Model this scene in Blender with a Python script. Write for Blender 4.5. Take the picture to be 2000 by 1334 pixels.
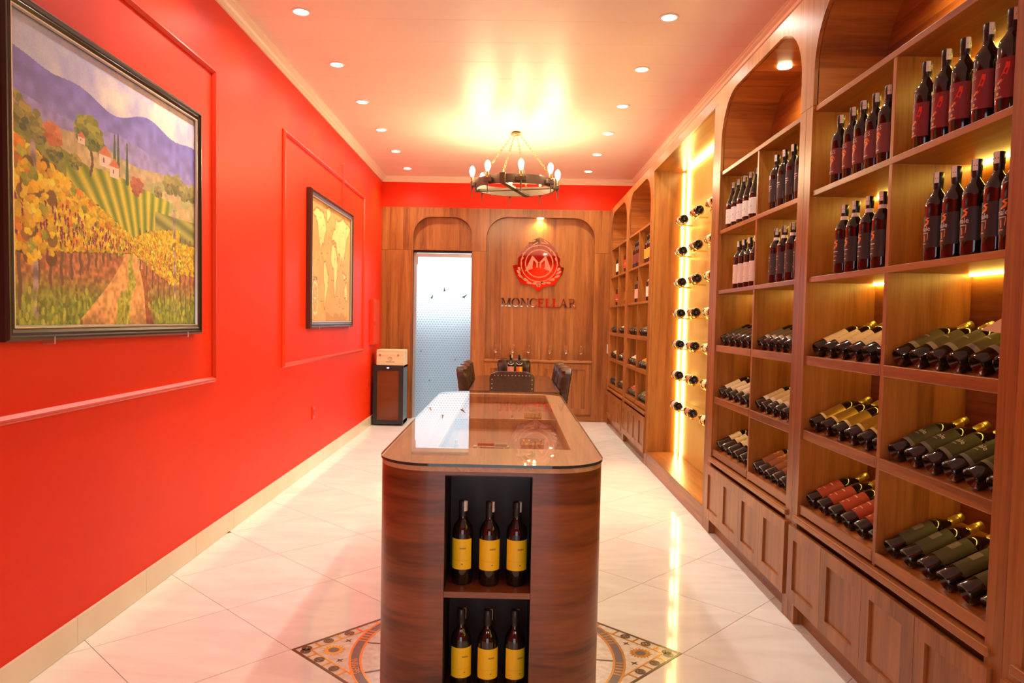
import bpy, bmesh, math, random
import numpy as np
from mathutils import Vector, Matrix
from mathutils.geometry import tessellate_polygon
random.seed(7); np.random.seed(7)
PI = math.pi
scene = bpy.context.scene
col = scene.collection
for o in list(bpy.data.objects): bpy.data.objects.remove(o)

# ------------------------------------------------------------------ camera
L, R, D, H = 1.868, 1.410, 10.54, 3.475      # left wall, cabinet front, back panelling, ceiling
XR = 1.75                                    # right wall behind the cabinets
YF = -1.6                                    # shop front behind the camera
cam = bpy.data.cameras.new('camera'); camo = bpy.data.objects.new('camera', cam); col.objects.link(camo)
f, pit, yaw, rol, cx, cy = 1427.336, .04955, -.00894, .01897, 982.794, 696.138
fw = Vector((math.sin(yaw) * math.cos(pit), math.cos(yaw) * math.cos(pit), -math.sin(pit)))
rt = Vector((math.cos(yaw), -math.sin(yaw), 0)); up = rt.cross(fw)
# image axes turned by the roll
xr = rt * math.cos(rol) + up * math.sin(rol); ur = up * math.cos(rol) - rt * math.sin(rol)
m = Matrix((xr, ur, -fw)).transposed().to_4x4(); m.translation = Vector((0, 0, 1.45)); camo.matrix_world = m
cam.sensor_width = 36; cam.lens = 36 * f / 2000
cam.shift_x = (1000 - cx) / 2000; cam.shift_y = (cy - 667) / 2000
cam.clip_start = .05
scene.camera = camo

# ------------------------------------------------------------------ world and exposure
world = bpy.data.worlds.new('daylight'); scene.world = world; world.use_nodes = True
bg = world.node_tree.nodes['Background']; bg.inputs[0].default_value = (.80, .92, 1.0, 1); bg.inputs[1].default_value = 2.1
scene.view_settings.view_transform = 'Standard'; scene.view_settings.look = 'None'
scene.view_settings.gamma = 1; scene.view_settings.use_curve_mapping = False
scene.view_settings.exposure = 0.42
DOWN_W, BULB_E, LED_E, PUCK_W = 60.0, 150.0, 27.0, 24.0

# ------------------------------------------------------------------ materials
MATS = {}
def principled(name, color=(.8, .8, .8), rough=.5, metal=0., spec=.5, trans=0., emis=None, es=0., coat=0., ior=1.5, alpha=1.):
    if name in MATS: return MATS[name]
    mt = bpy.data.materials.new(name); mt.use_nodes = True
    p = mt.node_tree.nodes['Principled BSDF']
    p.inputs['Base Color'].default_value = (*color, 1); p.inputs['Roughness'].default_value = rough
    p.inputs['Metallic'].default_value = metal; p.inputs['Specular IOR Level'].default_value = spec
    p.inputs['Transmission Weight'].default_value = trans; p.inputs['IOR'].default_value = ior
    p.inputs['Coat Weight'].default_value = coat; p.inputs['Coat Roughness'].default_value = .05
    p.inputs['Alpha'].default_value = alpha
    if emis: p.inputs['Emission Color'].default_value = (*emis, 1); p.inputs['Emission Strength'].default_value = es
    MATS[name] = mt
    return mt
def nd(mt, t, **kw):
    n = mt.node_tree.nodes.new(t)
    for k, v in kw.items():
        if k in ('operation', 'blend_type', 'data_type', 'noise_dimensions', 'attribute_name', 'feature', 'wave_type', 'distribution'): setattr(n, k, v)
        else: n.inputs[int(k[1:]) if k[0] == 'i' and k[1:].isdigit() else k].default_value = v
    return n
def lk(mt, a, b): mt.node_tree.links.new(a, b)

def wood(name, axis='z', dark=(.175, .049, .010), mid=(.320, .105, .020), light=(.43, .162, .037), strip=.095, rough=.30, bold=.8):
    """laminate wood: grain stretched along `axis`, tonal strips across it"""
    if name in MATS: return MATS[name]
    mt = principled(name, mid, rough, spec=.5)
    p = mt.node_tree.nodes['Principled BSDF']
    tc = nd(mt, 'ShaderNodeTexCoord'); oi = nd(mt, 'ShaderNodeObjectInfo')
    sp = nd(mt, 'ShaderNodeSeparateXYZ'); lk(mt, tc.outputs['Object'], sp.inputs[0])
    ax = 'xyz'.index(axis); ac = [i for i in range(3) if i != ax]
    off = nd(mt, 'ShaderNodeMath', operation='MULTIPLY'); lk(mt, oi.outputs['Random'], off.inputs[0]); off.inputs[1].default_value = 37.
    sm = nd(mt, 'ShaderNodeMath', operation='ADD'); lk(mt, sp.outputs[ac[0]], sm.inputs[0]); lk(mt, sp.outputs[ac[1]], sm.inputs[1])
    dv = nd(mt, 'ShaderNodeMath', operation='DIVIDE'); lk(mt, sm.outputs[0], dv.inputs[0]); dv.inputs[1].default_value = strip
    ad = nd(mt, 'ShaderNodeMath', operation='ADD'); lk(mt, dv.outputs[0], ad.inputs[0]); lk(mt, off.outputs[0], ad.inputs[1])
    fl = nd(mt, 'ShaderNodeMath', operation='FLOOR'); lk(mt, ad.outputs[0], fl.inputs[0])
    wn = nd(mt, 'ShaderNodeTexWhiteNoise', noise_dimensions='1D'); lk(mt, fl.outputs[0], wn.inputs['W'])
    # stretched coordinates
    cb = nd(mt, 'ShaderNodeCombineXYZ')
    sc = [14., 14., 14.]; sc[ax] = .9
    for i in range(3):
        mu = nd(mt, 'ShaderNodeMath', operation='MULTIPLY_ADD'); lk(mt, sp.outputs[i], mu.inputs[0]); mu.inputs[1].default_value = sc[i]
        if i == ax:
            k = nd(mt, 'ShaderNodeMath', operation='MULTIPLY'); lk(mt, wn.outputs['Value'], k.inputs[0]); k.inputs[1].default_value = 23.
            lk(mt, k.outputs[0], mu.inputs[2])
        else: lk(mt, off.outputs[0], mu.inputs[2])
        lk(mt, mu.outputs[0], cb.inputs[i])
    n1 = nd(mt, 'ShaderNodeTexNoise', Scale=1., Detail=5., Roughness=.6, Distortion=.8); lk(mt, cb.outputs[0], n1.inputs['Vector'])
    vm = nd(mt, 'ShaderNodeVectorMath', operation='MULTIPLY'); lk(mt, cb.outputs[0], vm.inputs[0]); vm.inputs[1].default_value = (9, 9, 9)
    n2 = nd(mt, 'ShaderNodeTexNoise', Scale=1., Detail=2.); lk(mt, vm.outputs[0], n2.inputs['Vector'])
    mx = nd(mt, 'ShaderNodeMath', operation='MULTIPLY_ADD'); lk(mt, n2.outputs[0], mx.inputs[0]); mx.inputs[1].default_value = .28; 
    sb = nd(mt, 'ShaderNodeMath', operation='SUBTRACT'); lk(mt, n1.outputs[0], sb.inputs[0]); sb.inputs[1].default_value = .14
    lk(mt, sb.outputs[0], mx.inputs[2])
    st = nd(mt, 'ShaderNodeMath', operation='MULTIPLY_ADD'); lk(mt, wn.outputs['Value'], st.inputs[0]); st.inputs[1].default_value = .26 * bold
    s2 = nd(mt, 'ShaderNodeMath', operation='SUBTRACT'); lk(mt, mx.outputs[0], s2.inputs[0]); s2.inputs[1].default_value = .13 * bold
    lk(mt, s2.outputs[0], st.inputs[2])
    cr = nd(mt, 'ShaderNodeValToRGB'); e = cr.color_ramp.elements
    e[0].position = .26; e[0].color = (*dark, 1); e[1].position = .78; e[1].color = (*light, 1)
    q = e.new(.5); q.color = (*mid, 1)
    lk(mt, st.outputs[0], cr.inputs[0]); lk(mt, cr.outputs[0], p.inputs['Base Color'])
    bp = nd(mt, 'ShaderNodeBump', Strength=.03, Distance=.001); lk(mt, n2.outputs[0], bp.inputs['Height']); lk(mt, bp.outputs[0], p.inputs['Normal'])
    return mt
def noisy(name, c0, c1, scale, rough, detail=4., bump=0., spec=.5, random_tone=0., dist=0., stretch=None):
    if name in MATS: return MATS[name]
    mt = principled(name, c0, rough, spec=spec); p = mt.node_tree.nodes['Principled BSDF']
    tc = nd(mt, 'ShaderNodeTexCoord'); n = nd(mt, 'ShaderNodeTexNoise', Scale=scale, Detail=detail, Distortion=dist)
    if stretch:
        mp = nd(mt, 'ShaderNodeMapping'); mp.inputs['Scale'].default_value = stretch; mp.inputs['Rotation'].default_value = (0, 0, .5)
        lk(mt, tc.outputs['Object'], mp.inputs[0]); src = mp.outputs[0]
    else: src = tc.outputs['Object']
    oi = nd(mt, 'ShaderNodeObjectInfo'); mu = nd(mt, 'ShaderNodeMath', operation='MULTIPLY'); lk(mt, oi.outputs['Random'], mu.inputs[0]); mu.inputs[1].default_value = 50.
    av = nd(mt, 'ShaderNodeVectorMath', operation='ADD'); lk(mt, src, av.inputs[0]); lk(mt, mu.outputs[0], av.inputs[1]); lk(mt, av.outputs[0], n.inputs['Vector'])
    cr = nd(mt, 'ShaderNodeValToRGB'); e = cr.color_ramp.elements; e[0].position = .3; e[1].position = .7; e[0].color = (*c0, 1); e[1].color = (*c1, 1)
    lk(mt, n.outputs[0], cr.inputs[0])
    out = cr.outputs[0]
    if random_tone:
        mr = nd(mt, 'ShaderNodeMapRange'); lk(mt, oi.outputs['Random'], mr.inputs[0]); mr.inputs[3].default_value = 1 - random_tone; mr.inputs[4].default_value = 1 + random_tone
        mm = nd(mt, 'ShaderNodeMix', data_type='RGBA', blend_type='MULTIPLY'); mm.inputs[0].default_value = 1
        lk(mt, out, mm.inputs[6]); lk(mt, mr.outputs[0], mm.inputs[7]); out = mm.outputs[2]
    lk(mt, out, p.inputs['Base Color'])
    if bump:
        b = nd(mt, 'ShaderNodeBump', Strength=bump, Distance=.003); lk(mt, n.outputs[0], b.inputs['Height']); lk(mt, b.outputs[0], p.inputs['Normal'])
    return mt
def attrcol(name, rough=.4, coat=0.):
    mt = principled(name, (1, 1, 1), rough, coat=coat); p = mt.node_tree.nodes['Principled BSDF']
    a = nd(mt, 'ShaderNodeAttribute', attribute_name='paint'); lk(mt, a.outputs['Color'], p.inputs['Base Color']); return mt
def emit(name, color, s):
    if name in MATS: return MATS[name]
    mt = bpy.data.materials.new(name); mt.use_nodes = True; nt = mt.node_tree; nt.nodes.clear()
    e = nt.nodes.new('ShaderNodeEmission'); e.inputs[0].default_value = (*color, 1); e.inputs[1].default_value = s
    o = nt.nodes.new('ShaderNodeOutputMaterial'); nt.links.new(e.outputs[0], o.inputs[0]); MATS[name] = mt; return mt

WZ = wood('wood_upright', 'z'); WY = wood('wood_along', 'y'); WX = wood('wood_across', 'x')
WI = wood('wood_counter', 'y', (.050, .015, .006), (.125, .038, .014), (.20, .070, .026), .06, .38, 1.1)
WIZ = None
RED = noisy('red_paint', (.77, .026, .0015), (.83, .034, .002), 1.2, .45, bump=.05, spec=.22)
REDT = principled('red_trim_paint', (.74, .036, .005), .34)
CEIL = noisy('ceiling_gloss', (.80, .74, .66), (.84, .78, .70), 1.5, .40, spec=.4)
CREAM = principled('cornice_cream', (.86, .72, .58), .45)
TILE = noisy('marble_tile', (.80, .75, .68), (.90, .87, .81), 1.6, .075, detail=8, random_tone=.02, dist=1.6, stretch=(1., 3.2, 1.))
GROUT = principled('tile_joint', (.30, .24, .18), .7)
BASEB = noisy('cream_ceramic', (.76, .64, .44), (.84, .74, .55), 2.2, .22, random_tone=.03)
BLACK = principled('black_plastic', (.012, .010, .010), .35)
DARKF = principled('dark_frame', (.028, .014, .010), .28)
SILVER = principled('silver_bead', (.62, .56, .48), .3, metal=.7)
ALU = principled('aluminium', (.55, .57, .58), .35, metal=.8)
GOLD = principled('polished_gold', (1.0, .68, .16), .14, metal=1.)
GOLDP = noisy('brushed_gold_panel', (.70, .52, .13), (.78, .58, .16), 3., .34, stretch=(1, 30, 1)); GOLDP.node_tree.nodes['Principled BSDF'].inputs['Metallic'].default_value = .35
IRON = principled('aged_iron', (.11, .075, .055), .5, metal=.6)
BRASS = principled('aged_brass', (.50, .34, .14), .35, metal=.9)
LEATHER = noisy('brown_leather', (.034, .014, .008), (.055, .023, .012), 30., .30, bump=.15)
TABLEW = wood('table_wood', 'y', (.040, .013, .006), (.095, .032, .014), (.15, .055, .024), .2, .18, .6)
GLASSB = principled('dark_bottle_glass', (.010, .006, .004), .06, spec=.6, coat=.3)
WHITE = principled('white_paper', (.82, .78, .70), .6)
WPLAST = principled('white_plastic', (.80, .78, .74), .35)
GLASS = principled('clear_glass', (1, 1, 1), .0, trans=1., ior=1.45)
MIRROR = principled('rose_gold_mirror', (.95, .66, .48), .03, metal=1.)
MIRRED = principled('red_mirror', (.92, .12, .06), .04, metal=1.)
ETCH = principled('etched_copper', (.50, .20, .12), .45, metal=.3)
def flat(c, rough=.5, metal=0.):
    return principled('ink_%02x%02x%02x_%d' % (*[int(255 * min(1, v)) for v in c], int(rough * 10 + metal * 100)), c, rough, metal=metal)
LED = emit('led_strip_light', (1.0, .72, .12), LED_E * 1.15)
LEDN = emit('niche_led_light', (1.0, .78, .22), LED_E * 1.05)
BULB = emit('filament_bulb_glow', (1.0, .74, .40), BULB_E)
LAMP = emit('downlight_glow', (1.0, .95, .88), 26.)
PUCK = emit('puck_glow', (1.0, .78, .36), 22.)
# table glass: clear sheet that mirrors at a shallow angle
TGL = bpy.data.materials.new('counter_glass'); TGL.use_nodes = True
_n = TGL.node_tree.nodes; _n.clear()
_o = _n.new('ShaderNodeOutputMaterial'); _m = _n.new('ShaderNodeMixShader'); _t = _n.new('ShaderNodeBsdfTransparent'); _g = _n.new('ShaderNodeBsdfGlossy'); _f = _n.new('ShaderNodeFresnel')
_t.inputs[0].default_value = (.90, .90, .88, 1); _g.inputs['Roughness'].default_value = .0; _f.inputs[0].default_value = 1.82
_gm = _n.new('ShaderNodeNewGeometry'); _iv = _n.new('ShaderNodeMath'); _iv.operation = 'SUBTRACT'; _iv.inputs[0].default_value = 1.
TGL.node_tree.links.new(_gm.outputs['Backfacing'], _iv.inputs[1])      # light leaving the sheet from below is not trapped in it
_mu = _n.new('ShaderNodeMath'); _mu.operation = 'MULTIPLY'; TGL.node_tree.links.new(_f.outputs[0], _mu.inputs[0]); TGL.node_tree.links.new(_iv.outputs[0], _mu.inputs[1])
TGL.node_tree.links.new(_mu.outputs[0], _m.inputs[0]); TGL.node_tree.links.new(_t.outputs[0], _m.inputs[1]); TGL.node_tree.links.new(_g.outputs[0], _m.inputs[2]); TGL.node_tree.links.new(_m.outputs[0], _o.inputs[0])

# ------------------------------------------------------------------ mesh helpers
class MB:
    def __init__(s): s.v = []; s.f = []
    def add(s, vs, fs):
        b = len(s.v); s.v += [tuple(v) for v in vs]; s.f += [tuple(i + b for i in q) for q in fs]; return s
    def box(s, x0, x1, y0, y1, z0, z1):
        return s.add([(x0, y0, z0), (x1, y0, z0), (x1, y1, z0), (x0, y1, z0), (x0, y0, z1), (x1, y0, z1), (x1, y1, z1), (x0, y1, z1)],
                     [(0, 3, 2, 1), (4, 5, 6, 7), (0, 1, 5, 4), (1, 2, 6, 5), (2, 3, 7, 6), (3, 0, 4, 7)])
    def bbox(s, x0, x1, y0, y1, z0, z1, r=.004):
        """box with chamfered edges"""
        bm = bmesh.new(); bmesh.ops.create_cube(bm, size=1)
        for v in bm.verts: v.co = Vector(((x0 + x1) / 2 + v.co.x * (x1 - x0), (y0 + y1) / 2 + v.co.y * (y1 - y0), (z0 + z1) / 2 + v.co.z * (z1 - z0)))
        bmesh.ops.bevel(bm, geom=bm.edges[:], offset=r, segments=2, affect='EDGES', profile=.5)
        bm.verts.index_update(); s.add([v.co for v in bm.verts], [[v.index for v in q.verts] for q in bm.faces]); bm.free(); return s
    def prism(s, loops, mp, a, b):
        """2-D outline (first loop) with holes (other loops), extruded from a to b; mp(u, v, w) -> xyz"""
        if not isinstance(loops[0][0], (tuple, list)): loops = [loops]
        flatv = [p for lp in loops for p in lp]
        tris = tessellate_polygon([[Vector((p[0], p[1], 0)) for p in lp] for lp in loops])
        n = len(flatv)
        vs = [mp(p[0], p[1], a) for p in flatv] + [mp(p[0], p[1], b) for p in flatv]
        fs = [tuple(t) for t in tris] + [tuple(i + n for i in reversed(t)) for t in tris]
        k = 0
        for lp in loops:
            c = len(lp)
            for i in range(c): fs.append((k + i, k + (i + 1) % c, n + k + (i + 1) % c, n + k + i))
            k += c
        return s.add(vs, fs)
    def lathe(s, prof, n=20, M=None, cap=True):
        M = M or Matrix.Identity(4); vs = []; fs = []
        for r, z in prof:
            for i in range(n):
                a = 2 * PI * i / n; vs.append(M @ Vector((r * math.cos(a), r * math.sin(a), z)))
        for j in range(len(prof) - 1):
            for i in range(n):
                k = (i + 1) % n; fs.append((j * n + i, j * n + k, (j + 1) * n + k, (j + 1) * n + i))
        if cap:
            fs.append(tuple(range(n - 1, -1, -1))); fs.append(tuple((len(prof) - 1) * n + i for i in range(n)))
        return s.add(vs, fs)
    def tube(s, pts, r, n=8, closed=False):
        pts = [Vector(p) for p in pts]; m = len(pts); rs = r if isinstance(r, (list, tuple)) else [r] * m
        vs = []; fs = []; prev = None
        for i, p in enumerate(pts):
            if closed: t = pts[(i + 1) % m] - pts[i - 1]
            else: t = pts[min(i + 1, m - 1)] - pts[max(i - 1, 0)]
            t.normalize()
            if prev is None:
                a = t.orthogonal().normalized()
            else:
                a = (prev - t * prev.dot(t)); a = a.normalized() if a.length > 1e-6 else t.orthogonal().normalized()
            prev = a; b = t.cross(a)
            for k in range(n):
                g = 2 * PI * k / n; vs.append(p + (a * math.cos(g) + b * math.sin(g)) * rs[i])
        for i in range(m if closed else m - 1):
            j = (i + 1) % m
            for k in range(n): fs.append((i * n + k, i * n + (k + 1) % n, j * n + (k + 1) % n, j * n + k))
        if not closed: fs.append(tuple(range(n - 1, -1, -1))); fs.append(tuple((m - 1) * n + k for k in range(n)))
        return s.add(vs, fs)
    def mesh(s, name, mat, off=(0, 0, 0), smooth=False):
        me = bpy.data.meshes.new(name)
        o = Vector(off)
        me.from_pydata([tuple(Vector(v) - o) for v in s.v], [], s.f)
        bm = bmesh.new(); bm.from_mesh(me); bmesh.ops.recalc_face_normals(bm, faces=bm.faces[:]); bm.to_mesh(me); bm.free()
        if mat: me.materials.append(mat)
        if smooth:
            me.polygons.foreach_set('use_smooth', [True] * len(me.polygons))
            try: me.set_sharp_from_angle(angle=math.radians(38))
            except Exception: pass
        return me

def wloc(o):
    v = Vector(o.location)
    while o.parent: o = o.parent; v += Vector(o.location)
    return v
def tag(o, label=None, cat=None, group=None, kind=None):
    if label: o['label'] = label
    if cat: o['category'] = cat
    if group: o['group'] = group
    if kind: o['kind'] = kind
    return o
def thing(name, label, cat, loc, group=None, rz=0):
    o = bpy.data.objects.new(name, None); o.location = loc; o.rotation_euler = (0, 0, rz); o.empty_display_size = .1
    col.objects.link(o); return tag(o, label, cat, group)
def part(mb, name, mat, parent, smooth=False, local=False, label=None):
    """a mesh child; mb holds world coordinates unless local"""
    off = (0, 0, 0) if local else wloc(parent)
    o = bpy.data.objects.new(name, mb.mesh(name, mat, off, smooth)); o.parent = parent; col.objects.link(o)
    if label: o['label'] = label
    return o
def single(mb, name, mat, label, cat, group=None, smooth=False, kind=None):
    a = np.array(mb.v); loc = ((a[:, 0].min() + a[:, 0].max()) / 2, (a[:, 1].min() + a[:, 1].max()) / 2, a[:, 2].min())
    o = bpy.data.objects.new(name, mb.mesh(name, mat, loc, smooth)); o.location = loc; col.objects.link(o)
    return tag(o, label, cat, group, kind)
def struct(mb, name, mat, label=None, smooth=False):
    return single(mb, name, mat, label, None, kind='structure', smooth=smooth)
def copy_tree(o, parent=None):
    c = o.copy(); col.objects.link(c); c.parent = parent
    for ch in [k for k in o.children]: copy_tree(ch, c)
    return c
XY = lambda u, v, w: (u, v, w)
XZ = lambda u, v, w: (u, w, v)
YZ = lambda u, v, w: (w, u, v)
def arc(cx, cy, r, a0, a1, n=8): return [(cx + r * math.cos(a0 + (a1 - a0) * i / n), cy + r * math.sin(a0 + (a1 - a0) * i / n)) for i in range(n + 1)]
def arch_outline(u0, u1, v0, v1, r, n=10):
    """opening: flat bottom v0, rounded top corners; counter-clockwise"""
    return [(u0, v0), (u1, v0)] + arc(u1 - r, v1 - r, r, 0, PI / 2, n) + arc(u0 + r, v1 - r, r, PI / 2, PI, n)
def text_mesh(s, size, extr=0.):
    c = bpy.data.curves.new('t', 'FONT'); c.body = s; c.size = size; c.align_x = 'CENTER'; c.align_y = 'CENTER'; c.resolution_u = 2
    o = bpy.data.objects.new('t', c); me = o.to_mesh(); vs = [tuple(v.co) for v in me.vertices]; fs = [tuple(p.vertices) for p in me.polygons]
    o.to_mesh_clear(); bpy.data.objects.remove(o); bpy.data.curves.remove(c); return vs, fs

# ------------------------------------------------------------------ room shell
TH = math.radians(45 + 1.6); E1 = Vector((math.cos(TH), math.sin(TH))); E2 = Vector((-math.sin(TH), math.cos(TH)))
MC = Vector((-.071, 3.131)); PT = .6063
fl = struct(MB().box(-L, XR, YF, D + .26, -.12, -.004), 'floor', GROUT)
def clip(poly, ax, val, keep_less):
    out = []
    for i in range(len(poly)):
        a, b = poly[i - 1], poly[i]
        ia = (a[ax] <= val) == keep_less; ib = (b[ax] <= val) == keep_less
        if ia != ib:
            t = (val - a[ax]) / (b[ax] - a[ax]); out.append((a[0] + t * (b[0] - a[0]), a[1] + t * (b[1] - a[1])))
        if ib: out.append(b)
    return out
g = .0016; sq = [(g, g), (PT - g, g), (PT - g, PT - g), (g, PT - g)]
full = None
for i in range(-14, 15):
    for j in range(-14, 15):
        if i in (-1, 0) and j in (-1, 0): continue
        o0 = MC + E1 * (i * PT) + E2 * (j * PT)
        poly = [tuple(o0 + E1 * p[0] + E2 * p[1]) for p in sq]; n0 = list(poly)
        for ax, val, less in ((0, -L + .001, False), (0, 1.46, True), (1, YF + .02, False), (1, D + .14, True)):
            if poly: poly = clip(poly, ax, val, less)
        if len(poly) < 3: continue
        ar = abs(sum(poly[k - 1][0] * poly[k][1] - poly[k][0] * poly[k - 1][1] for k in range(len(poly)))) / 2
        if ar < .003: continue
        if poly == n0:
            if full is None:
                full = MB().prism([(p[0] - o0[0], p[1] - o0[1]) for p in poly], XY, -.012, 0).mesh('tile', TILE)
            t = bpy.data.objects.new('tile', full); t.location = (o0[0], o0[1], 0)
            t.location = Vector(t.location) - wloc(fl); t.parent = fl; col.objects.link(t)
        else: part(MB().prism(poly, XY, -.012, 0), 'tile', TILE, fl)

wl = struct(MB().box(-L - .12, -L, YF, D + .26, -.12, H + .1), 'wall_left', RED)
struct(MB().box(XR, XR + .12, YF, D + .26, -.12, H + .1), 'wall_right', RED)
DX0, DX1, DZ = -1.415, -.570, 2.434
wb = struct(MB().box(-L, XR, D + .02, D + .26, 3.04, H + .1), 'wall_back', RED)
wr = struct(MB().box(-L, DX0, D + .14, D + .26, 0, 3.04), 'wall_rear', RED)
for a in ((DX1, XR, 0, 3.04), (DX0, DX1, DZ, 3.04)): part(MB().box(a[0], a[1], D + .14, D + .26, a[2], a[3]), 'masonry', RED, wr)
# shop front behind the camera: open below, red lintel above
wf = struct(MB().box(-L, XR, YF - .12, YF, 2.35, H + .1), 'wall_front', RED)
part(MB().box(-L, -1.15, YF - .12, YF, 0, 2.35), 'pier', RED, wf); part(MB().box(.72, XR, YF - .12, YF, 0, 2.35), 'pier', RED, wf)
part(MB().box(-1.15, .72, YF - .10, YF - .02, 1.90, 2.35), 'added_dark_panel', principled('added_panel_brown', (.05, .022, .012), .5), wf)  # unseen dark panel, added so the mirrored lettering reflects dark instead of daylight
ce = struct(MB().box(-L - .1, XR + .1, YF - .1, D + .26, H + .006, H + .1), 'ceiling', CEIL)
yy = D + .02 - .4
yb = 5.05 - .4 * 17
k = 0
while yb < D + .02:
    y0, y1 = max(yb, YF), min(yb + .4, D + .02)
    if y1 - y0 > .05: part(MB().bbox(-L, XR, y0 + .0005, y1 - .0005, H, H + .012, .0012), 'panel', CEIL, ce)
    yb += .4
# cornices (small stepped profile)
prof = [(0, 0), (.012, 0), (.014, .018), (.026, .024), (.034, .040), (.050, .052), (.052, .066), (.062, .070), (.062, H - 3.397), (0, H - 3.397)]
def cornice(n, mp, a, b): struct(MB().prism(prof, mp, a, b), n, CREAM)
cornice('trim_1', lambda u, v, w: (-L + u, w, 3.397 + v), YF, D + .02)
cornice('trim_2', lambda u, v, w: (XR - u, w, 3.397 + v), YF, D + .02)
cornice('trim_3', lambda u, v, w: (w, D + .02 - u, 3.397 + v), -L, XR)
# ceramic skirting, tile by tile
bb = struct(MB().box(-L, -L + .004, YF, D, 0, .122), 'baseboard_left', GROUT)
y = 3.098 - .6 * 8
while y < D:
    y0, y1 = max(y, YF), min(y + .6, D)
    if y1 - y0 > .03: part(MB().bbox(-L, -L + .013, y0 + .001, y1 - .001, .001, .125, .002), 'tile', BASEB, bb)
    y += .6
# wall panel mouldings on the left wall
def moulding(n, y0, y1, z0, z1):
    w = .034; pr = [(0, 0), (.010, 0), (.016, .008), (.022, .012), (.024, .020), (.016, .027), (.008, .034), (0, .034)]
    mb = MB(); vs = []; c = len(pr)
    for (cy_, cz_, sy, sz) in ((y0, z0, 1, 1), (y1, z0, -1, 1), (y1, z1, -1, -1), (y0, z1, 1, -1)):
        for (d, o) in pr: vs.append((-L + d, cy_ + sy * o, cz_ + sz * o))
    fs = []
    for a in range(4):
        b = (a + 1) % 4
        for i in range(c - 1): fs.append((a * c + i, a * c + i + 1, b * c + i + 1, b * c + i))
    mb.add(vs, fs); struct(mb, n, REDT)
moulding('trim_4', 1.50, 4.59, 1.028, 2.965); moulding('trim_5', 5.955, 9.23, 1.026, 2.96); moulding('trim_6', -1.2, .9, 1.028, 2.965)

# ------------------------------------------------------------------ back panelling
NX0, NX1, NZ0, NZ1 = -.365, 1.188, .885, 2.925
pn = thing('wood_panelling', 'wood veneer wall panelling with an arched logo niche and door surround', 'panelling', (-.2, D, 0))
hole1 = arch_outline(DX0 + .0, DX1, DZ + .012, 2.912, .27); hole2n = arch_outline(NX0, NX1, DZ, NZ1, .30)
# upper board: outline runs round the big niche, hole for the arch above the door
outer = [(-L, DZ), (NX0, DZ)] + list(reversed(hole2n[2:])) + [(NX1, DZ), (R + .02, DZ), (R + .02, 3.04), (-L, 3.04)]
part(MB().prism([outer, list(reversed(hole1))], XZ, D, D + .022), 'upper_board', WZ, pn)
for (a, b, z1) in ((-L, DX0, DZ - .003), (DX1, NX0, DZ - .003), (NX1, R + .02, DZ - .003)):
    part(MB().box(a, b, D, D + .022, .0, z1), 'board', WZ, pn)
def lining(outl, y0, y1, name, mat, parent, skip_first=True):
    mb = MB(); n = len(outl); vs = [XZ(p[0], p[1], y0) for p in outl] + [XZ(p[0], p[1], y1) for p in outl]
    fs = [(i, i + 1, n + i + 1, n + i) for i in range(1 if skip_first else 0, n - 1)] + [(n - 1, 0, n, 2 * n - 1)]
    mb.add(vs, fs); return part(mb, name, mat, parent, smooth=True)
lining(hole1, D + .02, D + .10, 'arch_lining', WZ, pn, False)
part(MB().box(DX0 - .03, DX1 + .03, D + .10, D + .12, DZ, 2.95), 'arch_back', WZ, pn)
hole2 = arch_outline(NX0, NX1, NZ0, NZ1, .30)
lining(hole2, D + .02, D + .10, 'niche_lining', WZ, pn)
part(MB().box(NX0 - .03, .40, D + .10, D + .12, .80, 2.96), 'niche_back', WZ, pn); part(MB().box(.402, NX1 + .03, D + .10, D + .12, .80, 2.96), 'niche_back', WZ, pn)
lg = part(MB().bbox(NX0 - .0, NX1 + .0, D - .03, D + .10, NZ0 - .035, NZ0, .006), 'ledge', WX, pn)
part(MB().box(NX0, NX1, D + .008, D + .03, .09, .85), 'base_carcass', WZ, pn)
part(MB().box(NX0, NX1, D + .02, D + .05, 0, .10), 'plinth', WX, pn)
def shaker(parent, plane, u0, u1, z0, z1, fr, front, depth=.018, sign=1):
    """door lying in plane 'x' (facing -x) or 'y' (facing -y); front = coordinate of its face"""
    mp = (lambda u, v, w: (front + w, u, v)) if plane == 'x' else (lambda u, v, w: (u, front + w, v))
    mb = MB(); o = [(u0, z0), (u1, z0), (u1, z1), (u0, z1)]; h = [(u0 + fr, z0 + fr), (u0 + fr, z1 - fr), (u1 - fr, z1 - fr), (u1 - fr, z0 + fr)]
    mb.prism([o, h], mp, 0, depth); d = part(mb, 'door', WZ, parent)
    p2 = MB().prism([(u0 + fr - .002, z0 + fr - .002), (u1 - fr + .002, z0 + fr - .002), (u1 - fr + .002, z1 - fr + .002), (u0 + fr - .002, z1 - fr + .002)], mp, .010, depth - .001)
    part(p2, 'door_panel', WZ, d)
mid = (NX0 + NX1) / 2
shaker(pn, 'y', NX0 + .004, mid - .002, .105, .842, .085, D - .012); shaker(pn, 'y', mid + .002, NX1 - .004, .105, .842, .085, D - .012)
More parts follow.
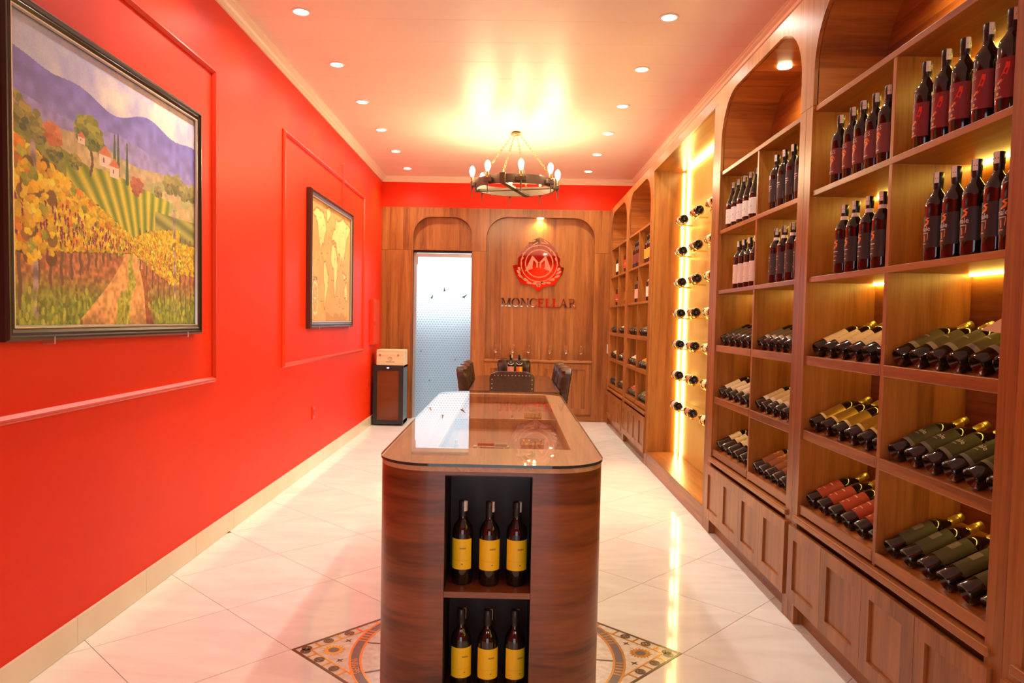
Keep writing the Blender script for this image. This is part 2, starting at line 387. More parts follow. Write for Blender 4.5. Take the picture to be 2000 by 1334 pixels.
# puck light in the niche head
pk = part(MB().lathe([(.045, 0), (.045, .012)], 16, Matrix.Translation((.404, D + .055, NZ1 - .012))), 'puck_light', PUCK, pn)
def spot(name, loc, w, color, ang, blend, rad, parent=None, aim=(0, 0, -1)):
    l = bpy.data.lights.new(name, 'SPOT'); l.energy = w; l.color = color; l.spot_size = math.radians(ang); l.spot_blend = blend; l.shadow_soft_size = rad
    o = bpy.data.objects.new(name, l); col.objects.link(o)
    o.rotation_euler = Vector(aim).to_track_quat('-Z', 'Y').to_euler()
    if parent: o.parent = parent; o.location = Vector(loc) - wloc(parent)
    else: o.location = loc
    return o
spot('puck_lamp', (.404, D + .05, NZ1 - .02), PUCK_W, (1, .74, .30), 140, .6, .03, pn, (0, .1, -1))

# door with frosted glass
dr = thing('door_1', 'frosted glass door with honeycomb film and bird decals', None, ((DX0 + DX1) / 2, D + .10, 0)); tag(dr, kind='structure')
FROST = bpy.data.materials.new('frosted_honeycomb_glass'); FROST.use_nodes = True
nt = FROST.node_tree; nt.nodes.clear()
def N(t): return nt.nodes.new(t)
out = N('ShaderNodeOutputMaterial'); tc = N('ShaderNodeTexCoord'); sp = N('ShaderNodeSeparateXYZ'); nt.links.new(tc.outputs['Object'], sp.inputs[0])
def M2(op, a, b=None):
    n = N('ShaderNodeMath'); n.operation = op
    for i, q in enumerate((a, b)):
        if q is None: continue
        if isinstance(q, (int, float)): n.inputs[i].default_value = q
        else: nt.links.new(q, n.inputs[i])
    return n.outputs[0]
PX, PZ = .040, .034
row = M2('FLOOR', M2('DIVIDE', sp.outputs[2], PZ)); odd = M2('MULTIPLY', M2('MODULO', row, 2.), .5)
uu = M2('SUBTRACT', M2('FRACT', M2('ADD', M2('DIVIDE', sp.outputs[0], PX), M2('ADD', odd, 100.))), .5)
vv = M2('SUBTRACT', M2('FRACT', M2('DIVIDE', sp.outputs[2], PZ)), .5)
tri = M2('ADD', M2('MULTIPLY', M2('ABSOLUTE', uu), 1.7), M2('MULTIPLY', vv, .9))   # small triangle in each cell
dot = M2('MULTIPLY', M2('LESS_THAN', tri, .30), M2('GREATER_THAN', vv, -.34))
fade = N('ShaderNodeMapRange'); nt.links.new(sp.outputs[2], fade.inputs[0]); fade.inputs[1].default_value = 2.12; fade.inputs[2].default_value = 1.75; fade.inputs[3].default_value = 0; fade.inputs[4].default_value = 1
msk = M2('MULTIPLY', dot, fade.outputs[0])
rf = N('ShaderNodeBsdfRefraction'); rf.inputs['IOR'].default_value = 1.35; rf.inputs['Roughness'].default_value = .62; rf.inputs[0].default_value = (.95, .98, 1, 1)
tl = N('ShaderNodeBsdfTranslucent'); tl.inputs[0].default_value = (.62, .72, .78, 1)
gd = N('ShaderNodeBsdfDiffuse'); gd.inputs[0].default_value = (.26, .36, .42, 1)
m1 = N('ShaderNodeMixShader'); m1.inputs[0].default_value = .35; nt.links.new(rf.outputs[0], m1.inputs[1]); nt.links.new(tl.outputs[0], m1.inputs[2])
m2 = N('ShaderNodeMixShader'); nt.links.new(M2('MULTIPLY', msk, .62), m2.inputs[0]); nt.links.new(m1.outputs[0], m2.inputs[1]); nt.links.new(gd.outputs[0], m2.inputs[2])
gl = N('ShaderNodeBsdfGlossy'); gl.inputs['Roughness'].default_value = .12; fr_ = N('ShaderNodeFresnel'); fr_.inputs[0].default_value = 1.4
m3 = N('ShaderNodeMixShader'); nt.links.new(fr_.outputs[0], m3.inputs[0]); nt.links.new(m2.outputs[0], m3.inputs[1]); nt.links.new(gl.outputs[0], m3.inputs[2]); nt.links.new(m3.outputs[0], out.inputs[0])
mb = MB(); mb.add([(DX0 + .04, D + .11, .012), (DX1 - .006, D + .11, .012), (DX1 - .006, D + .11, DZ - .085), (DX0 + .04, D + .11, DZ - .085)], [(0, 1, 2, 3)])
part(mb, 'frosted_pane', FROST, dr)
part(MB().box(DX0, DX0 + .045, D + .085, D + .135, 0, DZ - .02), 'jamb', ALU, dr); part(MB().box(DX1 - .008, DX1, D + .085, D + .135, 0, DZ - .02), 'jamb', ALU, dr)
part(MB().box(DX0, DX1, D + .06, D + .135, DZ - .03, DZ), 'head_rail', BLACK, dr); part(MB().bbox(DX0 + .03, DX1 - .008, D + .07, D + .125, DZ - .088, DZ - .04, .004), 'patch_rail', ALU, dr)
part(MB().box(DX0 + .045, DX0 + .058, D + .095, D + .107, DZ - .20, DZ - .086), 'hinge', BRASS, dr)
BIRD = principled('bird_decal', (.03, .06, .07), .5)
def bird(x, z, s, pts):
    part(MB().prism([(x + a * s, z + b * s) for a, b in pts], XZ, D + .106, D + .1085), 'bird_decal', BIRD, dr)
bird(-.969, 1.885, .055, [(-.5, -.55), (-.15, -.45), (-.12, .2), (0, .6), (.12, .2), (.2, -.3), (.5, -.5), (.1, -.62)])
bird(-1.155, 1.77, .075, [(-.6, -.05), (-.1, -.18), (.25, .45), (.28, .1), (.2, -.2), (.35, -.28), (0, -.34), (-.3, -.22)])
bird(-.665, 1.785, .080, [(-.55, -.1), (-.2, .05), (.5, .5), (.2, .12), (-.02, -.1), (-.05, -.4), (-.2, -.2), (-.4, -.35)])
for (x, z) in ((-1.30, .98), (-1.17, .55), (-.80, .86)):
    bird(x, z, .045, [(-.5, -.1), (-.1, .0), (.4, .5), (.15, .0), (.3, -.3), (-.1, -.2)])
# yard seen blurred through the frosted door
struct(MB().box(-4, 3, D + .30, D + 6, -.14, -.02), 'yard_ground', principled('yard_concrete', (.06, .065, .065), .8))
struct(MB().box(-4, 3, D + 5.0, D + 5.2, -.02, 1.55), 'yard_wall', principled('yard_grey', (.12, .15, .17), .8))

# ------------------------------------------------------------------ ceiling downlights
WHT = principled('white_enamel', (.85, .84, .82), .35)
ORD = ('first', 'second', 'third', 'fourth', 'fifth', 'sixth', 'seventh', 'eighth', 'ninth')
ys = [4.955 + 1.004 * k for k in range(6)]; allys = [4.955 + 1.004 * k for k in (-6, -1, 0, 1, 2, 3, 4, 5)]  # lowest offset: unseen pair behind the camera, added to light the front wall
for side, x in (('left red wall', -1.432), ('right wall cabinets', 1.012)):
    for i, y in enumerate(allys):
        t = thing('downlight', 'round recessed ceiling downlight in the row along the ' + side + ', ' + ORD[len(allys) - 1 - i] + ' from logo wall', 'downlight', (x, y, H - .006), 'ceiling downlights beside the ' + side)
        part(MB().lathe([(.049, .0), (.064, 0), (.066, .004), (.064, .0062), (.049, .0062)], 24, Matrix.Translation((x, y, H - .006)), cap=False), 'trim_ring', WHT, t, smooth=True)
        part(MB().lathe([(.050, .002), (.050, .005)], 20, Matrix.Translation((x, y, H - .006))), 'lens', LAMP, t)
        spot('downlight_lamp', (x, y, H - .012), DOWN_W, (1, .91, .79), 150, .9, .035, t)

# ------------------------------------------------------------------ right-hand display cabinets
BX = 1.73   # back board
Z_S = (2.455, 2.06, 1.655); Z_LIP = (1.308, .953, .589)
ARCH_T, ARCH_R = 2.962, .31
def cabinet(y0, y1, ydiv, s0, s1, label, leds=True, puck=True):
    """y0..y1 opening, s0/s1 = half stile widths outside the opening"""
    t = thing('wine_cabinet', label, 'cabinet', (R + .17, (y0 + y1) / 2, 0))
    ya, yb = y0 - s0, y1 + s1
    # arched head board
    ar = arch_outline(y0, y1, 2.485, ARCH_T, ARCH_R)
    outer = [(ya, 2.485), (y0, 2.485)] + list(reversed(ar[2:]))[0:] + [(y1, 2.485), (yb, 2.485), (yb, 3.04), (ya, 3.04)]
    # order: left part, over the arch from the left, right part
    outer = [(ya, 2.485), (y0, 2.485)] + list(reversed(ar[2:])) + [(y1, 2.485), (yb, 2.485), (yb, 3.04), (ya, 3.04)]
    part(MB().prism(outer, YZ, R - .008, R + .014), 'arch_board', WZ, t)
    n = len(ar); mb = MB(); vs = [(R + .01, p[0], p[1]) for p in ar] + [(BX, p[0], p[1]) for p in ar]
    mb.add(vs, [(i, i + 1, n + i + 1, n + i) for i in range(1, n - 1)] + [(n - 1, 0, n, 2 * n - 1)]); part(mb, 'arch_lining', WX, t, smooth=True)
    for (a, b) in ((ya, y0), (y1, yb)):
        if b - a > .01: part(MB().bbox(R - .008, R + .014, a + .0004, b - .0004, 0, 2.483, .0015), 'stile', WZ, t)
    for yv in (y0, y1):
        sg = -1 if yv == y0 else 1
        part(MB().box(R + .012, BX, min(yv, yv + sg * .018), max(yv, yv + sg * .018), .0, 2.485), 'side_panel', WZ, t)
    part(MB().box(BX, BX + .015, ya, yb, 0, 3.03), 'back_board', WY, t)
    part(MB().box(R + .014, BX + .015, ya, yb, 3.02, 3.04), 'top_board', WY, t)
    for z in Z_S: part(MB().bbox(R + .002, BX, y0, y1, z, z + .025, .0015), 'shelf', WY, t)
    part(MB().bbox(R + .004, BX, ydiv - .0125, ydiv + .0125, .535, 2.455, .0015), 'divider', WZ, t)
    cols = ((y0, ydiv - .0125), (ydiv + .0125, y1))
    tn = math.tan(math.radians(26))
    for zl in Z_LIP:
        zb = zl - .022
        for (a, b) in cols:
            mb = MB().prism([(R + .016, zb), (BX, zb + (BX - R - .016) * tn), (BX, zb + (BX - R - .016) * tn - .016), (R + .016, zb - .016)], XZ, a + .001, b - .001)
            tr = part(mb, 'bottle_tray', WY, t)
            part(MB().bbox(R + .001, R + .016, a + .001, b - .001, zl - .044, zl, .003), 'tray_lip', WY, tr)
    part(MB().bbox(R - .022, BX, y0 - .03 * (s0 > 0), y1 + .03 * (s1 > 0), .503, .533, .006), 'counter_ledge', WY, t)
    part(MB().box(R + .02, BX, y0, y1, .47, .50), 'carcass_rail', WY, t)
    dw = (y1 - y0 + .10) / 4; d0 = y0 - .045
    for k in range(4): shaker(t, 'x', d0 + k * dw + .0012, d0 + (k + 1) * dw - .0012, .112, .478, .062, R - .028 + .002)
    part(MB().box(R + .035, R + .05, y0 - .04, y1 + .04, 0, .114), 'plinth', WY, t)
    if leds:
        for z in Z_S:
            for (a, b) in cols:
                part(MB().box(BX - .014, BX - .004, a + .004, b - .004, z - .009, z - .001), 'led_strip', LED, t)
        for zl in Z_LIP[:2]:
            for (a, b) in cols:
                part(MB().box(BX - .014, BX - .004, a + .004, b - .004, zl + .096, zl + .102), 'led_strip', LED, t)
    if puck:
        yc = (y0 + y1) / 2 + .02
        part(MB().lathe([(.040, 0), (.040, .010)], 16, Matrix.Translation((1.57, yc, ARCH_T - .010))), 'puck_light', PUCK, t)
        spot('puck_lamp', (1.57, yc, ARCH_T - .016), PUCK_W, (1, .72, .30), 150, .6, .03, t)
    return t
BAYS = {1: (2.105, 3.500, 2.785), 2: (3.650, 5.020, 4.285), 3: (7.500, 8.865, 8.18), 4: (9.025, 10.40, 9.71), 0: (.56, 1.95, 1.25)}
cabinet(*BAYS[0], .10, .075, 'arched wine cabinet standing empty beside the black-labelled bottles cabinet')
cabinet(*BAYS[1], .080, .075, 'arched wood wine cabinet with crimson and maroon labelled bottles on top shelves')
cabinet(*BAYS[2], .075, .090, 'arched wood wine cabinet with white teal-print bottles, next to the lit gold niche')
cabinet(*BAYS[3], .060, .080, 'arched wood wine cabinet with orange-labelled bottles, beyond the lit gold niche')
cabinet(*BAYS[4], .080, .140, 'arched wood wine cabinet in the corner against the logo wall panelling')

# lit gold niche between the cabinets
NY0, NY1 = 5.20, 7.37; NBX = 1.715
nc = thing('display_niche', 'tall wooden niche with gold back panel and glowing light strips', 'niche', (R + .17, (NY0 + NY1) / 2, 0))
ya, yb = NY0 - .09, NY1 + .07
part(MB().box(R - .008, R + .014, ya, yb, 2.957, 3.04), 'head_board', WY, nc)
part(MB().bbox(R - .008, R + .014, ya + .0004, NY0, 0, 2.956, .0015), 'stile', WZ, nc); part(MB().bbox(R - .008, R + .014, NY1, yb - .0004, 0, 2.956, .0015), 'stile', WZ, nc)
part(MB().box(R + .01, NBX, NY0 - .02, NY0, 0, 2.957), 'side_panel', WZ, nc); part(MB().box(R + .01, NBX, NY1, NY1 + .02, 0, 2.957), 'side_panel', WZ, nc)
part(MB().box(R + .01, NBX, NY0, NY1, 2.957, 2.975), 'top_board', WY, nc)
part(MB().box(NBX, NBX + .015, NY0 - .02, NY1 + .02, 0, 2.975), 'back_board', WZ, nc)
part(MB().bbox(R - .006, NBX, NY0, NY1, 0, .146, .003), 'base_step', WY, nc)
GY0, GY1 = NY0 + .22, NY1 - .22
zq = [.146, .70, 1.27, 1.84, 2.41, 2.93]
for a, b in zip(zq[:-1], zq[1:]): part(MB().bbox(NBX - .012, NBX, GY0, GY1, a + .0006, b - .0006, .001), 'gold_panel', GOLDP, nc)
for y in (GY1 + .02, GY0 - .03): part(MB().box(NBX - .035, NBX, y, y + .012, .146, 2.93), 'batten', WZ, nc)
for (y0, y1) in ((NY1 - .018, NY1 - .004), (GY1 + .004, GY1 + .014), (NY0 + .004, NY0 + .018), (GY0 - .014, GY0 - .004)):
    part(MB().box(NBX - .024, NBX - .008, y0, y1, .148, 2.94), 'led_strip', LEDN, nc)
part(MB().box(NBX - .030, NBX - .012, GY0, GY1, 2.936, 2.953), 'led_strip', LEDN, nc)
# light switch on the last stile
single(MB().bbox(R - .016, R - .0085, 10.475, 10.525, 1.00, 1.13, .002), 'light_switch', WPLAST, 'white light switch on the corner cabinet stile', 'switch')

# ------------------------------------------------------------------ bottles
BORD = [(.004, .024), (.016, .018), (.025, .005), (.030, .0), (.0355, .002), (.0375, .008), (.0375, .185), (.0365, .197), (.031, .212), (.021, .226), (.0155, .236), (.0142, .245), (.0140, .262), (.0150, .264), (.0150, .298), (.0135, .300)]
BURG = [(.004, .024), (.018, .018), (.028, .005), (.034, .0), (.0405, .002), (.0420, .010), (.0420, .140), (.0400, .160), (.034, .185), (.026, .208), (.0185, .232), (.0150, .250), (.0145, .285), (.0155, .287), (.0150, .302)]
def rad_at(prof, z):
    for (r0, z0), (r1, z1) in zip(prof[3:-1], prof[4:]):
        if z0 <= z <= z1 and z1 > z0: return r0 + (r1 - r0) * (z - z0) / (z1 - z0)
    return prof[-1][0]
def wrap(pts, r, a0=PI):
    """(s, z) label coordinates -> points on the bottle; s grows to the reader's right"""
    return [(r * math.cos(a0 + s / r), r * math.sin(a0 + s / r), z) for s, z in pts]
def band(s0, s1, z0, z1, r, n=None, nz=1):
    n = n or max(1, int(abs(s1 - s0) / .006)); mb = MB(); vs = []; fs = []
    for j in range(nz + 1):
        for i in range(n + 1): vs.append((s0 + (s1 - s0) * i / n, z0 + (z1 - z0) * j / nz))
    for j in range(nz):
        for i in range(n): a = j * (n + 1) + i; fs.append((a, a + 1, a + n + 2, a + n + 1))
    return mb.add(wrap(vs, r), fs)
def swirl(mb, pts, r):
    """ribbon through (s, z, halfwidth)"""
    vs = []; fs = []
    for i, (s, z, w) in enumerate(pts):
        a = pts[max(i - 1, 0)]; b = pts[min(i + 1, len(pts) - 1)]; dx, dz = b[0] - a[0], b[1] - a[1]; l = math.hypot(dx, dz) or 1
        vs += [(s - dz / l * w, z + dx / l * w), (s + dz / l * w, z - dx / l * w)]
    for i in range(len(pts) - 1): fs.append((2 * i, 2 * i + 1, 2 * i + 3, 2 * i + 2))
    mb.add(wrap(vs, r), fs); return mb
def text_on(mb, s, size, sc, zc, r):
    vs, fs = text_mesh(s, size); mb.add(wrap([(v[0] + sc, v[1] + zc) for v in vs], r), fs); return mb
def make_bottle(label, group, lab=(.4, .3, .2), lz=(.045, .150), half=.052, cap=(.015, .012, .012), cap_metal=0., cap_z=.245, art=(), neckband=None, stamp=True, shape='bord', lab_rough=.5, lab_metal=0., name='wine_bottle', foil_line=True):
    prof = BORD if shape == 'bord' else BURG; r = rad_at(prof, .1)
    t = thing(name, label, 'bottle', (0, 0, 0), group)
    part(MB().lathe(prof, 20), 'glass', GLASSB, t, smooth=True, local=True)
    lb = part(band(-half, half, lz[0], lz[1], r + .0005, 14), 'paper_label', flat(lab, lab_rough, lab_metal), t, smooth=True, local=True)
    for a in art:
        k, c = a[0], a[1]; mb = MB(); rr = r + .0009
        if k == 'band': mb = band(a[2], a[3], a[4], a[5], rr)
        elif k == 'text': text_on(mb, a[2], a[3], a[4], a[5], rr + .0002)
        elif k == 'swirl': swirl(mb, a[2], rr + .0001)
        elif k == 'disc': mb.add(wrap([(a[2] + a[4] * math.cos(q * PI / 6), a[3] + a[4] * math.sin(q * PI / 6)) for q in range(12)], rr + .0002), [tuple(range(12))])
        elif k == 'poly': mb.add(wrap(a[2], rr + .0001), [tuple(range(len(a[2])))])
        part(mb, {'text': 'lettering', 'band': 'label_band'}.get(k, 'label_print'), flat(c, .4, a[-1] if a[-1] == .8 else 0.), lb, local=True)
    zt = prof[-1][1]
    mb = MB().lathe([(rad_at(prof, cap_z) + .0008, cap_z)] + [(q + .0008, z) for q, z in prof if z > cap_z + .001] + [(.002, zt + .0008)], 16, cap=False)
    cp = part(mb, 'capsule', flat(cap, .32, cap_metal), t, smooth=True, local=True)
    if foil_line: part(MB().lathe([(.0165, zt - .022), (.0167, zt - .0205), (.0165, zt - .019)], 14, cap=False), 'foil_seam', flat(tuple(.35 * q for q in cap), .4), cp, local=True)
    if neckband: part(MB().lathe([(rad_at(prof, .236) + .0012, .234), (rad_at(prof, .25) + .0012, .250)], 16, cap=False), 'neck_band', flat(neckband), t, smooth=True, local=True)
    if stamp:
        a = math.radians(random.choice((215, 235, 250, 262))); rr = .0168; w = .008
        vs = [(rr * math.cos(a + q * w / rr), rr * math.sin(a + q * w / rr), z) for z in (zt - .036, zt) for q in (-1, 0, 1)] + [(.004 * math.cos(a), .004 * math.sin(a), zt + .0016)]
        mb = MB().add(vs, [(0, 1, 4, 3), (1, 2, 5, 4), (3, 4, 6), (4, 5, 6)])
        part(mb, 'tax_stamp', WHITE, t, local=True)
    return t
def from_divider(spots):
    """label endings: how many bottles along from the cabinet's upright divider"""
    yd = min((b[2] for b in BAYS.values()), key=lambda q: abs(q - spots[0][1]) + abs(q - spots[-1][1]))
    order = sorted(range(len(spots)), key=lambda i: abs(spots[i][1] - yd)); return {i: ORD[k] + ' from divider' for k, i in enumerate(order)}
def place(proto, spots, rot, ends=None):
    base = proto['label']; ends = ends or (from_divider(spots) if len(spots) > 1 else {})
    for i, p in enumerate(spots):
        o = proto if i == 0 else copy_tree(proto)
        o.location = p; o.rotation_euler = rot if not callable(rot) else rot(i)
        if i in ends: o['label'] = base + ', ' + ends[i]
OR, GO, CR = (.85, .22, .03), (.85, .55, .16), (.80, .70, .52)
PHX = [(-.022, -.008, .001), (-.012, .004, .004), (.0, .010, .006), (.012, .006, .005), (.018, .016, .003), (.024, .024, .001)]
def sw(pts, ds=0, dz=0, k=1.): return [(s * k + ds, z * k + dz, w * k) for s, z, w in pts]
Q = [(-.010, .012, .002), (-.004, .022, .004), (.006, .024, .005), (.012, .014, .006), (.006, .004, .005), (-.001, -.006, .004), (-.004, -.016, .002)]
BIRDP = [(-.016, -.014, .003), (-.004, -.008, .005), (.008, -.002, .006), (.012, .008, .005), (.002, .014, .004), (-.008, .016, .003), (.006, .022, .003), (.018, .024, .001)]
SWOOSH = [(-.026, -.030, .001), (-.010, -.020, .005), (.006, -.010, .007), (.018, .008, .007), (.024, .026, .006), (.026, .040, .005)]
FIG = [(-.006, -.026, .001), (-.010, -.012, .0016), (-.002, -.004, .0018), (.006, .006, .0016), (.002, .016, .0018), (.010, .024, .001)]
stand = lambda bay, c, row: None
def stand_spots(ys, z, x=1.452): return [(x, y, z) for y in ys]
SR = lambda i: (0, 0, random.uniform(-.10, .10))
z1, z2 = Z_S[1] + .0252, Z_S[2] + .0252
# bay 1, standing
place(make_bottle('dark wine bottle with maroon OGS label and glowing orange swirl', 'maroon OGS bottles on the upper shelf', (.20, .055, .050), (.040, .152), .054,
      art=(('text', (.75, .62, .50), 'OGS', .024, -.002, .136), ('swirl', OR, sw(Q, .0, .092, 1.15)), ('swirl', (.95, .55, .15), sw(Q, .002, .094, .55)), ('band', (.7, .5, .4), -0.0140, 0.0140, 0.0500, 0.0540))),
      stand_spots([3.310, 3.190, 3.095, 2.995, 2.895], z1), SR)
place(make_bottle('dark wine bottle with black label, orange bird print and white neck band', 'orange bird label bottles on the second shelf', (.035, .030, .030), (.045, .150), .054, neckband=(.80, .78, .72),
      art=(('swirl', OR, sw(BIRDP, 0, .122, .9)), ('band', (.6, .57, .52), -0.0176, 0.0176, 0.0942, 0.0978), ('band', (.55, .20, .06), -.016, .012, .076, .079), ('band', (.6, .57, .52), -0.0152, 0.0072, 0.0564, 0.0596))),
      stand_spots([3.235, 3.132, 3.012, 2.905], z2) + [(1.560, 2.850, z2)], SR)
place(make_bottle('dark wine bottle with crimson ITALIA label and red swoosh', 'crimson ITALIA bottles on the upper shelf', (.22, .022, .026), (.038, .155), .056,
      art=(('swirl', (.80, .045, .02), sw(SWOOSH, .004, .100)), ('swirl', (.80, .50, .12), [(-.024, .068, .001), (-.010, .074, .003), (.004, .084, .003), (.014, .094, .001)]), ('text', (.65, .50, .40), 'OGS', .016, -.008, .134), ('text', (.8, .72, .62), 'ITALIA', .012, -.006, .070), ('disc', (.62, .38, .12), .002, .053, .005), ('band', (.55, .32, .12), -.014, .016, .041, .045))),
      stand_spots([2.638, 2.522, 2.420, 2.304, 2.194], z1), SR)
place(make_bottle('dark wine bottle with black label, script lettering and orange emblem', 'black script label bottles on the second shelf', (.025, .021, .020), (.045, .150), .054,
      art=(('text', (.75, .73, .70), 'xriale', .024, -.006, .108), ('swirl', OR, sw(BIRDP, .004, .128, .7)), ('poly', OR, [(-.006, .086), (.014, .092), (.012, .070), (-.004, .064)]), ('band', (.6, .2, .05), -.012, .006, .056, .060), ('band', (.5, .48, .46), -0.0216, 0.0136, 0.0926, 0.0954))),
      stand_spots([2.535, 2.435, 2.330, 2.225, 2.146], z2), SR)
# bay 2, standing
place(make_bottle('slope-shouldered wine bottle with white label and teal landscape print', 'white teal-print bottles on the upper shelf', (.72, .68, .62), (.030, .125), .060, shape='burg',
      art=(('text', (.35, .34, .34), 'PA', .016, -.004, .112), ('text', (.35, .34, .34), 'CA', .013, -.004, .095), ('swirl', (.16, .42, .44), [(-.04, .066, .001), (-.02, .072, .005), (0, .070, .007), (.02, .075, .006), (.04, .070, .001)]), ('swirl', (.45, .60, .58), [(-.036, .056, .001), (-.01, .060, .003), (.02, .058, .003), (.036, .06, .001)]))),
      stand_spots([4.905, 4.795, 4.680, 4.560, 4.440], z1, 1.460), SR)
place(make_bottle('wine bottle with blush white label and fine orange figure drawing', 'blush label bottles on the second shelf', (.70, .55, .46), (.030, .150), .050,
      art=(('swirl', (.55, .22, .08), sw(FIG, 0, .105, 1.3)), ('band', (.4, .3, .25), -0.0134, 0.0134, 0.0604, 0.0636))),
      stand_spots([4.700, 4.600, 4.490, 4.385], z2), SR)
place(make_bottle('dark wine bottle with charcoal label, pale text and gold corner', 'charcoal and gold label bottles on the upper shelf', (.045, .036, .036), (.040, .165), .055,
      art=(('poly', (.70, .36, .08), [(-.006, .042), (.040, .042), (.040, .078)]), ('poly', (.62, .34, .10), [(-.05, .163), (-.02, .163), (-.05, .140)]), ('band', (.6, .56, .55), -0.0185, 0.0185, 0.1238, 0.1282), ('band', (.5, .47, .46), -0.0202, 0.0202, 0.1122, 0.1158), ('band', (.5, .47, .46), -0.0112, 0.0112, 0.1024, 0.1056))),
      stand_spots([4.085, 3.965, 3.845, 3.725], z1), SR)
place(make_bottle('dark wine bottle with charcoal label, orange wave and white neck band', 'orange wave label bottles on the second shelf', (.050, .042, .040), (.045, .160), .055, neckband=(.80, .78, .72),
      art=(('swirl', OR, [(-.045, .088, .0010), (-.02, .078, .0014), (.0, .082, .0014), (.02, .092, .0014), (.045, .082, .001)]), ('band', (.80, .20, .04), -.020, .004, .064, .070), ('band', (.5, .28, .2), -0.0194, 0.0114, 0.1358, 0.1402), ('band', (.5, .28, .2), -0.0166, 0.0086, 0.1202, 0.1238))),
      stand_spots([4.050, 3.935, 3.815, 3.700], z2), SR)
# bays 3 and 4, standing (far)
far = [('dark wine bottle with small red label, beyond the gold niche', 'red label bottles beyond the niche', (.16, .030, .025), [8.60, 8.50, 8.40, 8.30], z1, {}),
       ('wine bottle with bright orange label, beyond the gold niche', 'orange label bottles beyond the niche', (.80, .30, .025), [7.86, 7.745, 7.63], z1, {}),
       ('wine bottle with salmon pink label, beyond the gold niche', 'salmon label bottles beyond the niche', (.72, .34, .26), [8.40, 8.28], z2, {}),
       ('wine bottle with white label and peach sketch, beyond the gold niche', 'white label bottles beyond the niche', (.74, .66, .56), [7.70, 7.59], z2, {}),
       ('wine bottle with plain white label in the corner cabinet', 'white label bottles in the corner cabinet', (.74, .70, .62), [9.95, 9.83], z1, {}),
       ('wine bottle with red and yellow label in the corner cabinet', 'red and yellow bottles in the corner cabinet', (.55, .04, .02), [9.25, 9.14], z1, {'art': (('disc', (.9, .6, .08), 0, .10, .014),)}),
       ]
for (lab, grp, c, yl, z, kw) in far: place(make_bottle(lab, grp, c, stamp=False, **kw), stand_spots(yl, z), SR)
place(make_bottle('single wine bottle with red label and white stripe in the corner cabinet', None, (.45, .03, .02), stamp=False, art=(('band', (.8, .7, .6), -.05, .05, .075, .082),)), stand_spots([9.90], z2), SR)
place(make_bottle('single wine bottle with amber label in the corner cabinet', None, (.70, .26, .03), stamp=False), stand_spots([9.13], z2), SR)
# slanted bottles
TILT = math.radians(64)
def slants(bay, colm, row, label, group, **kw):
    y0, y1, yd = BAYS[bay]; a, b = ((yd + .0125, y1), (y0, yd - .0125))[colm == 'near']
    kw.setdefault('stamp', False); n = 6; sp = (b - a - .096) / (n - 1)
    ys_ = [b - .048 - sp * k for k in range(n)]
    zb = Z_LIP[row] + .0278
    place(make_bottle(label, group, **kw), [(R + .031, y, zb) for y in ys_], lambda i: (random.uniform(-.03, .03), TILT, 0))
GC = dict(cap=(.62, .46, .14), cap_metal=.8)
slants(1, 'far', 0, 'tilted wine bottle with cream label, ink figure drawing and gold capsule', 'cream figure label bottles on the top tray', lab=(.80, .68, .52), art=(('swirl', (.42, .28, .14), sw(FIG, .0, .118, 1.2)), ('band', (.5, .38, .25), -0.0140, 0.0140, 0.0700, 0.0740)), half=.056, lz=(.052, .160), **GC)
slants(1, 'far', 1, 'tilted wine bottle with metallic gold label and gold capsule', 'gold label bottles on the middle tray', lab=(.62, .42, .10), lab_metal=.8, lab_rough=.35, half=.056, lz=(.052, .160), art=(('band', (.78, .66, .36), -.056, .056, .052, .064),), **GC)
slants(1, 'far', 2, 'tilted wine bottle with brick red label and pale lettering', 'red label bottles on the bottom tray', lab=(.42, .055, .035), half=.056, lz=(.050, .165), art=(('band', (.72, .55, .42), -0.0196, 0.0196, 0.1222, 0.1278), ('band', (.75, .45, .25), -.02, .02, .085, .089), ('disc', (.72, .5, .35), 0, .066, .006)), **GC)
slants(1, 'near', 0, 'tilted wine bottle with olive black label and grey base band', 'olive label bottles on the top tray', lab=(.10, .082, .040), half=.056, lz=(.058, .178), art=(('band', (.30, .28, .25), -.056, .056, .058, .076), ('band', (.42, .38, .30), -0.0235, 0.0235, 0.1256, 0.1304)), **GC)
slants(1, 'near', 1, 'tilted wine bottle with black label and white script', 'white script bottles on the middle tray', lab=(.045, .040, .026), half=.056, lz=(.055, .180), art=(('text', (.72, .70, .62), 'xriale', .026, 0, .128), ('band', (.45, .43, .38), -0.0157, 0.0157, 0.1064, 0.1096), ('band', (.16, .16, .17), -.056, .056, .055, .070)), **GC)
slants(1, 'near', 2, 'tilted wine bottle with dark label and grey text block', 'grey text block bottles on the bottom tray', lab=(.055, .048, .026), half=.056, lz=(.055, .180), art=(('band', (.18, .165, .13), -.022, .018, .110, .150), ('band', (.60, .42, .08), -.056, -.030, .055, .075)), **GC)
slants(2, 'far', 0, 'tilted wine bottle with smoky black label, next to the gold niche', 'smoky label bottles on the top tray', lab=(.085, .060, .042), half=.054)
slants(2, 'far', 1, 'tilted bottle with white label and pale grey seal beside the niche', 'white seal bottles on the middle tray', lab=(.78, .72, .62), half=.056, art=(('disc', (.55, .52, .42), 0, .115, .012),))
slants(2, 'far', 2, 'tilted wine bottle with short cream label and round dark seal', 'short cream label bottles on the bottom tray', lab=(.74, .64, .46), half=.056, lz=(.090, .170), art=(('disc', (.16, .12, .08), 0, .125, .009), ('band', (.5, .42, .3), -.03, .03, .145, .148)))
slants(2, 'near', 0, 'tilted wine bottle with charcoal grey label and silver base band', 'charcoal grey bottles on the top tray', lab=(.14, .115, .085), half=.056, art=(('band', (.55, .50, .42), -.056, .056, .046, .066),))
